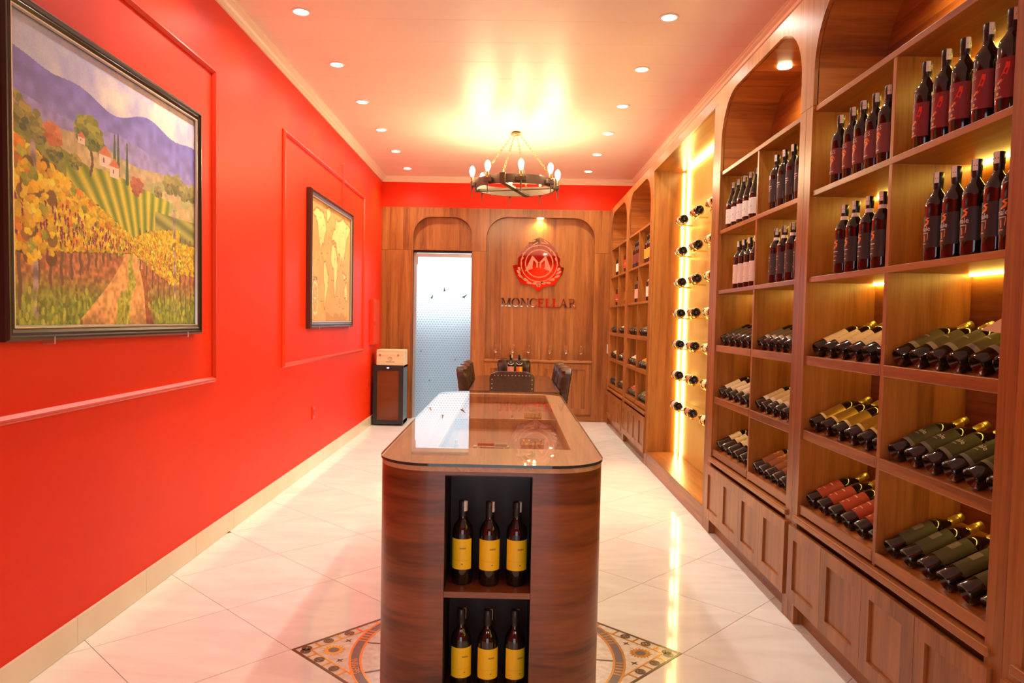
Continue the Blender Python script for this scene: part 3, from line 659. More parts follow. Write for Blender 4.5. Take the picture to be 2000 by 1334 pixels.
slants(2, 'near', 1, 'tilted wine bottle with beige label and white base band', 'beige label bottles on the middle tray', lab=(.60, .47, .31), half=.056, lz=(.050, .170), art=(('band', (.80, .77, .70), -.056, .056, .050, .072),), **GC)
slants(2, 'near', 2, 'tilted wine bottle with rust orange label and bright flame mark', 'flame label bottles on the bottom tray', lab=(.30, .095, .045), half=.056, lz=(.055, .180), art=(('swirl', (.95, .40, .03), sw(Q, 0, .130, 1.2)),), **GC)
tiny = [(3, 'far', 0, 'dark brown', (.10, .07, .05)), (3, 'near', 0, 'grey brown', (.22, .19, .16)), (3, 'far', 1, 'white', (.76, .72, .64)), (3, 'near', 1, 'golden yellow', (.75, .46, .04)), (3, 'far', 2, 'red dotted', (.55, .06, .04)), (3, 'near', 2, 'dark olive', (.14, .12, .06)),
        (4, 'far', 0, 'black', (.05, .04, .035)), (4, 'near', 0, 'ivory', (.76, .70, .58)), (4, 'far', 1, 'white', (.78, .74, .66)), (4, 'near', 1, 'bronze', (.24, .16, .05)), (4, 'far', 2, 'charcoal', (.10, .09, .08)), (4, 'near', 2, 'tan', (.42, .28, .16))]
for (b, c, r, nm, lc) in tiny:
    where = {3: 'beyond the niche', 4: 'in the corner cabinet'}[b]; tray = ('top', 'middle', 'bottom')[r]
    kw = dict(art=(('disc', (.75, .6, .4), -.02, .13, .008), ('disc', (.75, .6, .4), .02, .09, .008))) if nm == 'red dotted' else {}
    slants(b, c, r, 'tilted bottle with %s label, %s tray %s' % (nm, tray, where), '%s label bottles on the %s tray %s' % (nm, tray, where), lab=lc, foil_line=False, **kw)
# cream price card lying over the olive-labelled bottles
single(MB().prism([(2.265, 1.437), (2.405, 1.447), (2.265, 1.520)], lambda u, v, w: (w + (v - 1.437) * .5, u, v), 1.530, 1.532), 'price_card', principled('cream_card', (.86, .74, .44), .5), 'cream folded price card resting on olive-label bottles', 'card')

# niche bottles lying in gold cradles
def make_niche_bottle(label, group, lab):
    return make_bottle(label, group, lab, stamp=False, half=.075, lz=(.045, .150), foil_line=False)
cols_y = [(6.865, 'pale label, third from the front edge of the niche'), (6.315, 'rust label'), (5.785, 'cream label')]
rows_z = [.672 + .2925 * k for k in range(7)]
rack = None
for ci, (y, lc, words) in enumerate(((6.865, (.55, .45, .38), 'pale label lying in gold cradle by light strip'), (6.315, (.45, .14, .08), 'rust red label lying in gold cradle mid niche'), (5.785, (.78, .62, .36), 'honey label lying in gold cradle beside cabinet stile'))):
    pb = make_niche_bottle('wine bottle with ' + words, 'bottles in the gold niche, ' + words.split(' lying')[0], lc)
    place(pb, [(1.600, y, z) for z in rows_z], (-PI / 2, 0, 0), {i: ORD[i] + ' from bottom' for i in range(7)})
    # cradle
    rk = thing('bottle_cradle', 'gold wall cradle holding a bottle with ' + words.split(' lying')[0], 'bottle rack', (0, 0, 0), 'gold cradles, ' + words.split(' lying')[0])
    for dy in (.035, .155):
        part(MB().tube([(.0442 * math.cos(a), dy, .0442 * math.sin(a)) for a in [PI + PI * q / 10 for q in range(11)]], .0062, 6), 'cradle_arc', GOLD, rk, smooth=True, local=True)
    part(MB().tube([(0, -.02, -.0495), (0, .10, -.0495), (.02, .26, -.052), (.05, .36, -.045)], .0065, 6), 'support_rod', GOLD, rk, smooth=True, local=True)
    part(MB().tube([(0, .10, -.0495), (.10, .10, -.054)], .0075, 6), 'wall_post', GOLD, rk, smooth=True, local=True)
    part(MB().tube([(-.0442, .035, 0), (-.0465, .02, .004)], .0062, 6), 'hook_tip', GOLD, rk, smooth=True, local=True)
    for i, z in enumerate(rows_z):
        o = rk if i == 0 else copy_tree(rk)
        o.location = (1.600, y, z); o['label'] = 'gold wall cradle holding a bottle with ' + words.split(' lying')[0] + ', ' + ORD[i] + ' from bottom'

# ------------------------------------------------------------------ island counter
IX0, IX1, IY0, IY1, IH, IR = -.470, .352, 2.505, 5.095, .950, .195
def rrect(x0, x1, y0, y1, r, n=10):
    return arc(x1 - r, y0 + r, r, -PI / 2, 0, n) + arc(x1 - r, y1 - r, r, 0, PI / 2, n) + arc(x0 + r, y1 - r, r, PI / 2, PI, n) + arc(x0 + r, y0 + r, r, PI, 1.5 * PI, n)
isl = thing('island_counter', 'rounded walnut island counter with glass top and bottle shelves in its end', 'counter', ((IX0 + IX1) / 2, (IY0 + IY1) / 2, 0))
CX0, CX1, CD = -.216, .088, .30      # front compartment
ol = rrect(IX0 + .004, IX1 - .004, IY0 + .006, IY1 - .006, IR)
# side skin: wall following the outline, broken at the compartment
ring = [p for p in ol]
# outline starts at (x1-r, y0) and runs counter-clockwise to (x0+r, y0); the gap is the straight front edge
skin = MB()
pts = [(CX1, IY0 + .006)] + ring + [(CX0, IY0 + .006)]
vs = []; fs = []; wz0, wz1 = 0., IH - .028
for p in pts: vs += [(p[0], p[1], wz0), (p[0], p[1], wz1)]
for i in range(len(pts) - 1): fs.append((2 * i, 2 * i + 2, 2 * i + 3, 2 * i + 1))
skin.add(vs, fs)
def island_wood():
    mt = wood('island_veneer', 'y', (.040, .012, .005), (.112, .034, .013), (.165, .056, .022), .05, .33, .35)
    return mt
# veneer with the grain running round the body: strips are stacked in height
IW = principled('island_veneer', (.1, .03, .01), .33, spec=.6); p_ = IW.node_tree.nodes['Principled BSDF']
tc = nd(IW, 'ShaderNodeTexCoord'); mp_ = nd(IW, 'ShaderNodeMapping'); mp_.inputs['Scale'].default_value = (1.1, 1.1, 11.); lk(IW, tc.outputs['Object'], mp_.inputs[0])
n1 = nd(IW, 'ShaderNodeTexNoise', Scale=1.2, Detail=5., Roughness=.55, Distortion=.5); lk(IW, mp_.outputs[0], n1.inputs[0])
n2 = nd(IW, 'ShaderNodeTexNoise', Scale=9., Detail=3.); lk(IW, mp_.outputs[0], n2.inputs[0])
ma = nd(IW, 'ShaderNodeMath', operation='MULTIPLY_ADD'); lk(IW, n2.outputs[0], ma.inputs[0]); ma.inputs[1].default_value = .25; lk(IW, n1.outputs[0], ma.inputs[2])
cr = nd(IW, 'ShaderNodeValToRGB'); e = cr.color_ramp.elements; e[0].position = .42; e[0].color = (.075, .020, .006, 1); e[1].position = .82; e[1].color = (.30, .090, .024, 1); q_ = e.new(.60); q_.color = (.185, .052, .014, 1)
lk(IW, ma.outputs[0], cr.inputs[0]); lk(IW, cr.outputs[0], p_.inputs['Base Color'])
part(skin, 'body', IW, isl, smooth=True)
z_sh = .497
mb = MB(); mb.box(CX0, CX1, IY0 + .006, IY0 + .012, IH - .04, IH - .028); part(mb, 'front_rail', IW, isl)
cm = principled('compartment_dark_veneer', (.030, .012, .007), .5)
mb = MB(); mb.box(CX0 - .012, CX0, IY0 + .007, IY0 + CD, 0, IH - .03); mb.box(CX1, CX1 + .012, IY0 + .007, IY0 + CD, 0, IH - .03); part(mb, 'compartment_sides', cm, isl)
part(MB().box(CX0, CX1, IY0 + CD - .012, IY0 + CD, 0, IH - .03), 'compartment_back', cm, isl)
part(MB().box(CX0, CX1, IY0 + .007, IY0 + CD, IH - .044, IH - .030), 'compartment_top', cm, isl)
for z in (z_sh, .100): part(MB().bbox(CX0, CX1, IY0 + .008, IY0 + CD - .012, z - .022, z, .0015), 'shelf', IW, isl)
part(MB().box(CX0, CX1, IY0 + .016, IY0 + .03, 0, .080), 'kick_board', IW, isl)
# top frame with display well
DX, DXX, DY, DYY, WD = -.278, .250, 2.885, 5.00, .060
WT = wood('counter_top_wood', 'y', (.40, .22, .10), (.54, .31, .15), (.64, .40, .21), .2, .4, .6)
inner = [(DX, DY), (DX, DYY), (DXX, DYY), (DXX, DY)]
part(MB().prism([ol, inner], XY, IH - .028, IH - .010), 'top_frame', WT, isl, smooth=False)
WW = wood('well_wood', 'y', (.22, .075, .032), (.32, .115, .050), (.39, .15, .07), .3, .4, .4)
part(MB().box(DX - .01, DXX + .01, DY - .01, DYY + .01, IH - .010 - WD - .012, IH - .010 - WD), 'well_floor', WW, isl)
for b in ((DX - .012, DX, DY, DYY), (DXX, DXX + .012, DY, DYY), (DX, DXX, DY - .012, DY), (DX, DXX, DYY, DYY + .012)): part(MB().box(*b, IH - .010 - WD, IH - .0285), 'well_side', WW, isl)
part(MB().box(DX, DXX, 3.818, 3.830, IH - .010 - WD, IH - .018), 'well_divider', WT, isl)
gl_ol = rrect(IX0, IX1, IY0, IY1, IR + .004, 12)
gtop = MB(); gtop.add([(p[0], p[1], IH) for p in gl_ol], [tuple(range(len(gl_ol)))]); part(gtop, 'glass_top', TGL, isl)
vs = []; fs = []; n = len(gl_ol)
for p in gl_ol: vs += [(p[0], p[1], IH - .010), (p[0], p[1], IH - .0002)]
for i in range(n): j = (i + 1) % n; fs.append((2 * i, 2 * j, 2 * j + 1, 2 * i + 1))
part(MB().add(vs, fs), 'glass_edge', principled('glass_edge', (.035, .040, .035), .1), isl, smooth=True)
# bottles in the island
ISL_ENDS = {0: 'nearest the red wall', 1: 'middle of three', 2: 'nearest the cabinets'}
ib = dict(lab=(.95, .63, .008), lz=(.058, .168), half=.048, art=(('band', (.45, .30, .03), 0.0002, 0.0238, 0.1322, 0.1378), ('band', (.3, .18, .02), 0.0072, 0.0128, 0.0760, 0.0800), ('band', (.80, .52, .02), -.04, .04, .090, .092)))
spots = [(-.157, IY0 + .105, z_sh + .0003), (-.060, IY0 + .098, z_sh + .0003), (.038, IY0 + .102, z_sh + .0003)]
place(make_bottle('dark wine bottle with plain yellow label on the upper counter shelf', 'yellow label bottles on the upper counter shelf', **ib), spots, lambda i: (0, 0, PI / 2 + (-.25, .05, .1)[i]), ISL_ENDS)
place(make_bottle('dark wine bottle with plain yellow label on the lower counter shelf', 'yellow label bottles on the lower counter shelf', **ib), [(a, b, .1003) for a, b, _ in spots], lambda i: (0, 0, PI / 2 + (.15, .1, .3)[i]), ISL_ENDS)
# accessories lying in the display well
zw = IH - .010 - WD + .0004
ACR = principled('clear_acrylic', (1, 1, 1), .02, trans=1., ior=1.2)
def well_box(x0, x1, y0, lbl, name='stopper_box'):
    t = thing(name, lbl, 'box', ((x0 + x1) / 2, y0 + .03, zw))
    part(MB().bbox(x0, x1, y0, y0 + .06, zw, zw + .030, .003), 'gold_insert', principled('gilt_insert', (.60, .40, .14), .25, metal=.7), t)
    for k in range(4): part(MB().lathe([(.008, 0), (.010, .006), (.006, .02), (.009, .026), (.004, .030)], 10, Matrix.Translation((x0 + (x1 - x0) * (k + .5) / 4, y0 + .03, zw + .030)) @ Matrix.Scale(.5, 4)), 'stopper', GOLD, t, smooth=True)
    part(MB().prism([(x0 - .004, zw + .012), (x1 + .004, zw + .012), (x1 + .004, zw + .046), (x0 - .004, zw + .046)], XZ, y0 + .064, y0 + .066), 'paper_header', WHITE, t)
well_box(.090, .184, 4.075, 'gilt stopper box with white paper header in the far well of the counter'); well_box(.056, .158, 3.175, 'gilt stopper box with white paper header in the well nearest the counter shelves')
t = thing('corkscrew', 'red and white corkscrew on a white stand in the counter well', 'corkscrew', (-.065, 3.11, zw))
part(MB().tube([(-.130, 3.11, zw + .036), (-.060, 3.11, zw + .036)], .006, 8), 'red_handle', principled('red_plastic', (.75, .05, .03), .3), t, smooth=True)
part(MB().tube([(-.055, 3.11, zw + .036), (-.004, 3.11, zw + .036)], .008, 8), 'white_grip', WPLAST, t, smooth=True)
for x in (-.140, -.004): part(MB().bbox(x - .009, x + .009, 3.095, 3.125, zw, zw + .030, .003), 'stand', WPLAST, t)
part(MB().tube([(-.12, 3.108, zw + .014), (-.02, 3.108, zw + .014)], .010, 8), 'steel_barrel', principled('steel', (.6, .6, .58), .25, metal=1.), t, smooth=True)
for (x, y, lb) in ((-.215, 3.98, 'tiny clear aroma vial near the far well corner'), (.02, 4.02, 'tiny clear aroma vial beside the white card'), (-.225, 3.16, 'tiny clear aroma vial beside the corkscrew'), (.215, 3.12, 'tiny clear aroma vial beside the gilt box by the shelves end')):
    single(MB().lathe([(.010, 0), (.011, .002), (.011, .026), (.006, .032), (.006, .040), (.0075, .041), (.0075, .046)], 12, Matrix.Translation((x, y, zw))), 'aroma_vial', principled('vial_glass', (.75, .72, .66), .08, spec=.8), lb, 'vial', smooth=True)
single(MB().bbox(-.12, -.045, 3.975, 3.995, zw, zw + .012, .002), 'white_card', WHITE, 'small white card lying in the far counter well', 'card')

# ------------------------------------------------------------------ floor medallion
md = part(MB().prism([tuple(MC + E1 * (sx * (PT - g)) + E2 * (sy * (PT - g))) for sx, sy in ((-1, -1), (1, -1), (1, 1), (-1, 1))], XY, -.012, -.0006), 'medallion', noisy('mosaic_cream', (.62, .50, .36), (.80, .72, .60), 40., .2), fl, label='square zodiac mosaic medallion in cream, gold and dark brown')
MBR = principled('mosaic_brown', (.10, .055, .035), .18); MGO = principled('mosaic_gold', (.62, .36, .07), .16, metal=.75); MGR = principled('mosaic_slate', (.125, .095, .085), .2)
def mq(u, v): q = MC + E1 * u + E2 * v; return (q[0], q[1])
def mpoly(loops, z, name, mat):
    lps = [[mq(*p) for p in lp] for lp in loops]
    part(MB().prism(lps, XY, -.0008, z), name, mat, md)
S = PT - g
def sqr(a): return [(-a, -a), (a, -a), (a, a), (-a, a)]
def rsq(a): return list(reversed(sqr(a)))
mpoly([sqr(S), rsq(S - .012)], .0003, 'border_line', MBR); mpoly([sqr(S - .056), rsq(S - .064)], .0003, 'border_line', MGO)
cells = 11; cw = 2 * S / cells
mb = MB()
for side in range(4):
    for k in range(1, cells):
        a = -S + k * cw; rect = [(a - .005, -S + .012), (a + .005, -S + .012), (a + .005, -S + .057), (a - .005, -S + .057)]
        for _ in range(side): rect = [(-v, u) for u, v in rect]
        mb.prism([mq(*p) for p in rect], XY, -.0008, .0003)
part(mb, 'border_bars', MGO, md)
def circ(r, n=56): return [(r * math.cos(2 * PI * i / n), r * math.sin(2 * PI * i / n)) for i in range(n)]
def rc(r, n=56): return list(reversed(circ(r, n)))
RO, RI = S - .007, S - .062
mpoly([circ(RO), rc(RO - .010)], .0004, 'ring_line', MGO); mpoly([circ(RO - .010), rc(RI + .010)], .00045, 'zodiac_ring', MGR); mpoly([circ(RI + .010), rc(RI)], .0004, 'ring_line', MGO)
mpoly([circ(.20, 40), rc(.185, 40)], .0003, 'ring_line', MGO)
for k in range(6):
    a = PI * k / 6 + .12; c, s_ = math.cos(a), math.sin(a)
    for sg in (1, -1):
        r0, r1 = .20, RI; w = .005
        mpoly([[(sg * (r0 * c) - w * s_, sg * (r0 * s_) + w * c), (sg * (r0 * c) + w * s_, sg * (r0 * s_) - w * c), (sg * (r1 * c) + w * s_, sg * (r1 * s_) - w * c), (sg * (r1 * c) - w * s_, sg * (r1 * s_) + w * c)]], .0003, 'spoke', MBR)
def floor_text(txt, size, u, v, rot, mat, name='lettering'):
    vs, fs = text_mesh(txt, size); c, s_ = math.cos(rot), math.sin(rot); mb = MB()
    mb.add([(*mq(u + x * c - y * s_, v + x * s_ + y * c), .0006) for x, y, _ in vs], fs)
    if vs: part(mb, name, mat, md)
floor_text('GEMINI', .042, *[(RO + RI) / 2 * q for q in (math.cos(math.radians(150)), math.sin(math.radians(150)))], math.radians(60), MGO)
for k, a in enumerate((30, 60, 90, 120, 180, 210, 240, 270, 300, 330, 0)):
    r_ = (RO + RI) / 2; mb = MB()
    for q in (-2, -1, 0, 1, 2):
        aa = math.radians(a + q * 2.6); c, s_ = math.cos(aa), math.sin(aa); w = .005; h = .016
        mb.prism([mq((r_ - h) * c + w * s_, (r_ - h) * s_ - w * c), mq((r_ - h) * c - w * s_, (r_ - h) * s_ + w * c), mq((r_ + h) * c - w * s_, (r_ + h) * s_ + w * c), mq((r_ + h) * c + w * s_, (r_ + h) * s_ - w * c)], XY, -.0008, .0005)
    part(mb, 'ring_strokes', MGO, md)
zod = '♈♉♊♋♌♍♎♏♐♑♒♓'
for side in range(4):
    for k in range(cells):
        u, v = -S + (k + .5) * cw, -S + .034; rot = 0
        if 2 < k < 8: continue
        for _ in range(side): u, v = -v, u; rot += PI / 2
        floor_text(zod[(k * 5 + side * 3) % 12], .045, u, v, rot, MBR, 'zodiac_sign')
for sx, sy in ((1, 1), (-1, 1), (-1, -1), (1, -1)):
    u0, v0 = sx * (S - .130), sy * (S - .130)
    n = 18; star = []
    for i in range(2 * n): r_ = .050 if i % 2 == 0 else .036; a = PI * i / n; star.append((u0 + r_ * math.cos(a), v0 + r_ * math.sin(a)))
    mpoly([star], .0003, 'sun_rays', MGO); mpoly([[(u0 + .024 * math.cos(2 * PI * i / 20), v0 + .024 * math.sin(2 * PI * i / 20)) for i in range(20)]], .0005, 'sun_disc', MGR)
    for (du, dv) in ((-.10 * sx, .035 * sy), (.035 * sx, -.10 * sy)):
        uu, vv = u0 + du, v0 + dv
        mpoly([[(uu + (.019 if i % 2 == 0 else .007) * math.cos(PI * i / 4), vv + (.019 if i % 2 == 0 else .007) * math.sin(PI * i / 4)) for i in range(8)]], .0003, 'star', MBR)
for a in (75, 165, 255, 345, 20, 200):       # figures in the inner disc
    c, s_ = math.cos(math.radians(a)), math.sin(math.radians(a)); u0, v0 = .30 * c, .30 * s_
    mpoly([[(u0 + .035 * math.cos(q) * (1 + .45 * math.cos(3 * q)), v0 + .045 * math.sin(q) * (1 + .3 * math.cos(2 * q + a))) for q in [2 * PI * i / 24 for i in range(24)]]], .0003, 'figure', MGR)

# ------------------------------------------------------------------ dining table and chairs
tb = thing('dining_table', 'dark brown dining table between the leather chairs', 'table', (.055, 8.12, 0))
TX0, TX1, TY0, TY1 = -.395, .498, 7.09, 9.12
part(MB().prism(rrect(TX0, TX1, TY0, TY1, .06, 6), XY, .728, .760), 'table_top', TABLEW, tb)
part(MB().box(TX0 + .06, TX1 - .06, TY0 + .06, TY1 - .06, .65, .728), 'apron', TABLEW, tb)
for x in (TX0 + .10, TX1 - .10):
    for y in (TY0 + .12, TY1 - .12): part(MB().bbox(x - .035, x + .035, y - .035, y + .035, 0, .65, .006), 'leg', TABLEW, tb)
def make_chair():
    t = thing('dining_chair', 'chair', 'chair', (0, 0, 0), 'leather chairs round the dining table')
    W, ZB, ZT, RC, T = .215, .44, .965, .07, .075; nu, nv = 20, 22
    def back(front):
        vs = []
        for j in range(nv + 1):
            v = j / nv; z = ZB + (ZT - ZB) * v; dz = ZT - z; w = W - .012 * (1 - v)
            if dz < RC: w -= RC - math.sqrt(max(0, RC * RC - (RC - dz) ** 2))
            w = max(w, .10)
            for i in range(nu + 1):
                u = -1 + 2 * i / nu; x = u * w
                eu = min(1, (1 - abs(u)) * w / .035); ev = min(1, min(dz, z - ZB + .05) / .035); e_ = math.sqrt(max(0, 1 - (1 - eu) ** 2)) * math.sqrt(max(0, 1 - (1 - ev) ** 2))
                lean = -.06 * (v ** 1.4)
                if front:
                    d = .034 * e_
                    for (bu, bv) in [(bx, bz) for r_, bz in enumerate((.56, .68, .80, .91)) for bx in ((-.13, 0, .13) if r_ % 2 == 0 else (-.065, .065, -.185, .185))]:
                        q = math.hypot(x - bu, z - (bv)); d -= .024 * math.exp(-(q / .024) ** 2) * e_
                        for ang in (PI / 3.2, PI - PI / 3.2):
                            ax_, az_ = math.cos(ang), math.sin(ang); al = (x - bu) * ax_ + (z - bv) * az_; pe = -(x - bu) * az_ + (z - bv) * ax_
                            if 0 < al < .10: d -= .007 * math.exp(-(pe / .010) ** 2) * e_
                    vs.append((x, -.215 + lean + .03 + d, z))
                else: vs.append((x, -.215 + lean - .028 - .014 * e_, z))
        return vs
    a = back(True); b = back(False); mb = MB(); n = len(a); fs = []
    st = nu + 1
    for j in range(nv):
        for i in range(nu):
            q = j * st + i; fs.append((q, q + 1, q + st + 1, q + st)); fs.append((n + q, n + q + st, n + q + st + 1, n + q + 1))
    rim = [i for i in range(st)] + [j * st + nu for j in range(1, nv + 1)] + [nv * st + i for i in range(nu - 1, -1, -1)] + [j * st for j in range(nv - 1, 0, -1)]
    for i in range(len(rim)): p, q = rim[i], rim[(i + 1) % len(rim)]; fs.append((p, q, n + q, n + p))
    mb.add(a + b, fs); bk = part(mb, 'backrest', LEATHER, t, smooth=True, local=True)
    # nailheads round the rear edge and tufting buttons
    nl = MB(); k = []
    for i in range(11): k.append((-W + .025, ZB + .03 + i * .042)); k.append((W - .025, ZB + .03 + i * .042))
    for i in range(11): k.append((-W + .05 + i * (2 * W - .10) / 10, ZT - .035))
    for (x, z) in k:
        v = (z - ZB) / (ZT - ZB); nl.lathe([(.006, 0), (.005, .003), (.002, .0045)], 6, Matrix.Translation((x, -.215 - .06 * max(0, v) ** 1.4 - .041, z)) @ Matrix.Rotation(PI / 2, 4, 'X'))
    part(nl, 'nailheads', BRASS, bk, local=True)
    nb = MB()
    for (bu, bv) in ((-.13, .56), (0, .56), (.13, .56), (-.065, .68), (.065, .68), (-.13, .80), (0, .80), (.13, .80), (-.065, .91), (.065, .91)):
        v = (bv - ZB) / (ZT - ZB); nb.lathe([(.009, 0), (.007, .004), (.002, .006)], 8, Matrix.Translation((bu, -.215 - .06 * v ** 1.4 + .038, bv)) @ Matrix.Rotation(-PI / 2, 4, 'X'))
    part(nb, 'tufting_buttons', LEATHER, bk, smooth=True, local=True)
    part(MB().bbox(-.215, .215, -.225, .215, .385, .475, .03), 'seat', LEATHER, t, smooth=True, local=True)
    for (x, y) in ((-.18, -.19), (.18, -.19), (-.18, .18), (.18, .18)):
        part(MB().tube([(x, y, 0), (x * .98, y * .98, .39)], [.014, .021], 8), 'leg', TABLEW, t, smooth=True, local=True)
    return t
ch = make_chair()
cpos = [((.026, 7.18), 0, 'brown leather chair at the table end, its nailhead back towards the island counter'),
        ((.055, 9.075), PI, 'brown leather chair at the table end, in front of the logo niche'),
        ((-.232, 7.62), -PI / 2, 'tufted leather chair on the frosted door side, closest to the island counter'), ((-.232, 8.12), -PI / 2, 'tufted leather chair on the frosted door side, middle of three'), ((-.232, 8.62), -PI / 2, 'tufted leather chair on the frosted door side, closest to the logo wall'),
        ((.330, 7.63), PI / 2, 'tufted leather chair on the cabinet side, closest to the island counter'), ((.330, 8.12), PI / 2, 'tufted leather chair on the cabinet side, middle of three'), ((.330, 8.62), PI / 2, 'tufted leather chair on the cabinet side, closest to the logo wall')]
for i, ((x, y), rz, lab) in enumerate(cpos):
    o = ch if i == 0 else copy_tree(ch); o.location = (x, y, 0); o.rotation_euler = (0, 0, rz); o['label'] = lab
TAG = principled('tag_white', (.8, .76, .68), .5)
for (x, c1, c2, lab) in ((.014, (.68, .27, .20), (.60, .30, .24), 'wine bottle with pink label and neck tag on the dining table'), (.112, (.78, .16, .02), (.85, .55, .03), 'wine bottle with orange and yellow label and neck tag on the dining table')):
    b = make_bottle(lab, None, c1, (.045, .165), .052, art=(('band', c2, .004, .03, .046, .164),), stamp=True); b.location = (x, 8.33, .7605); b.rotation_euler = (0, 0, PI / 2)
    part(MB().tube([(.030 * math.cos(a) - .012, .030 * math.sin(a), .205 + .018 * math.cos(a)) for a in [2 * PI * q / 16 for q in range(16)]], .0022, 5, True), 'neck_tag', TAG, b, local=True)

# wine glasses on the ledge
gp = [(.032, 0), (.033, .001), (.012, .004), (.004, .010), (.0035, .085), (.006, .092), (.022, .108), (.036, .130), (.0405, .152), (.038, .185), (.032, .214), (.031, .214), (.037, .185), (.0388, .152), (.031, .130), (.012, .121), (.001, .120)]
gx = [-.205, .040, .268, .575, .810, 1.025]
gproto = None
for i, x in enumerate(gx):
    if gproto is None:
        gproto = single(MB().lathe(gp, 20, Matrix.Translation((x, D + .0, NZ0 + .0004)), cap=False), 'wine_glass', GLASS, 'clear stemmed wine glass standing on the ledge under the logo, first from the door', 'wine glass', 'wine glasses on the niche ledge', smooth=True)
    else:
        o = gproto.copy(); col.objects.link(o); o.location.x = x; o['label'] = 'clear stemmed wine glass standing on the ledge under the logo, ' + ORD[i] + ' from the door'

# ------------------------------------------------------------------ logo and lettering
def em(px, py):   # emblem crop coordinates -> metres on the niche back
    return ((px - 535) * .000895 + .395, 2.262 - (py - 552) * .000885)
eo = [(545,105),(600,130),(665,165),(715,200),(722,235),(760,262),(782,300),(785,335),(820,345),(842,375),(838,415),(870,440),(878,475),(868,520),(875,560),(905,585),(942,595),(930,650),(915,720),(880,745),(850,800),(815,850),(800,885),(755,885),(720,905),(690,885),(640,915),(590,940),(560,970),(535,995),(510,975),(490,940),(440,915),(390,880),(330,900),(300,870),(245,875),(215,810),(180,750),(150,690),(130,630),(115,575),(165,565),(195,555),(190,515),(205,500),(195,465),(215,430),(240,410),(235,365),(255,335),(300,325),(305,280),(330,250),(360,235),(365,195),(430,155),(490,125)]
eo = [em(*p) for p in eo]
yw = D + .10
lo = thing('logo_emblem', 'red mirrored crest with a letter M and leaf scrolls, above the MONCELLAR lettering', 'emblem', (.395, yw - .015, 1.86))
part(MB().prism(eo, XZ, yw - .022, yw), 'crest_plate', MIRROR, lo)
cxm, czm = em(540, 535); 
def ring2(r0, r1, y0, name, mat, n=48): part(MB().prism([[(cxm + r1 * math.cos(2 * PI * i / n), czm + r1 * math.sin(2 * PI * i / n)) for i in range(n)], [(cxm + r0 * math.cos(-2 * PI * i / n), czm + r0 * math.sin(-2 * PI * i / n)) for i in range(n)]], XZ, y0, yw - .0215), name, mat, lo)
ring2(.190, .206, yw - .026, 'inner_ring', ETCH); ring2(.255, .268, yw - .025, 'outer_ring', ETCH)
Mp = [(425,405),(312,668),(440,618),(432,590),(446,480),(497,532),(495,602),(520,602),(520,520),(548,520),(546,605),(570,605),(572,532),(630,480),(636,590),(612,615),(750,672),(645,405),(548,512),(522,512)]
part(MB().prism([em(*p) for p in Mp], XZ, yw - .028, yw - .0215), 'letter_m', ETCH, lo)
def leaf(px, py, ln, wd, ang, curl=.5):
    o = []; c, s_ = math.cos(ang), math.sin(ang); n = 8
    for i in range(n + 1): t_ = i / n; o.append((t_ * ln, wd * math.sin(PI * t_ ** .7) + curl * ln * t_ * t_ * .4))
    for i in range(n - 1, 0, -1): t_ = i / n; o.append((t_ * ln, -wd * .7 * math.sin(PI * t_ ** .7) + curl * ln * t_ * t_ * .4))
    part(MB().prism([em(px + u * c - v * s_, py + u * s_ + v * c) for u, v in o], XZ, yw - .0255, yw - .0215), 'scroll_leaf', ETCH, lo)
for sg in (1, -1):
    X = lambda x: 540 + sg * (x - 540)
    for (x, y, ln, wd, a, cu) in ((600, 150, 110, 14, .5, .4), (560, 190, 140, 12, .35, -.5), (690, 270, 90, 16, .9, .5), (760, 345, 80, 18, .8, .6), (800, 430, 70, 18, 1.1, .5), (830, 500, 70, 14, 1.5, -.6), (880, 600, 75, 26, 2.2, .3), (900, 650, 110, 22, 2.4, .4), (880, 720, 120, 22, 2.6, .3), (800, 790, 110, 26, 2.9, .4), (740, 850, 110, 22, 3.1, .4), (650, 870, 95, 24, 3.4, .5), (620, 830, 90, 18, 3.0, -.4)):
        leaf(X(x), y, ln, wd * sg, a if sg > 0 else PI - a, cu)
for q in range(6):
    a = q * PI / 3; part(MB().prism([em(535 + 24 * math.cos(a) + 15 * math.cos(w), 885 + 24 * math.sin(a) + 15 * math.sin(w)) for w in [2 * PI * i / 12 for i in range(12)]], XZ, yw - .0255, yw - .0215), 'flower_petal', ETCH, lo)
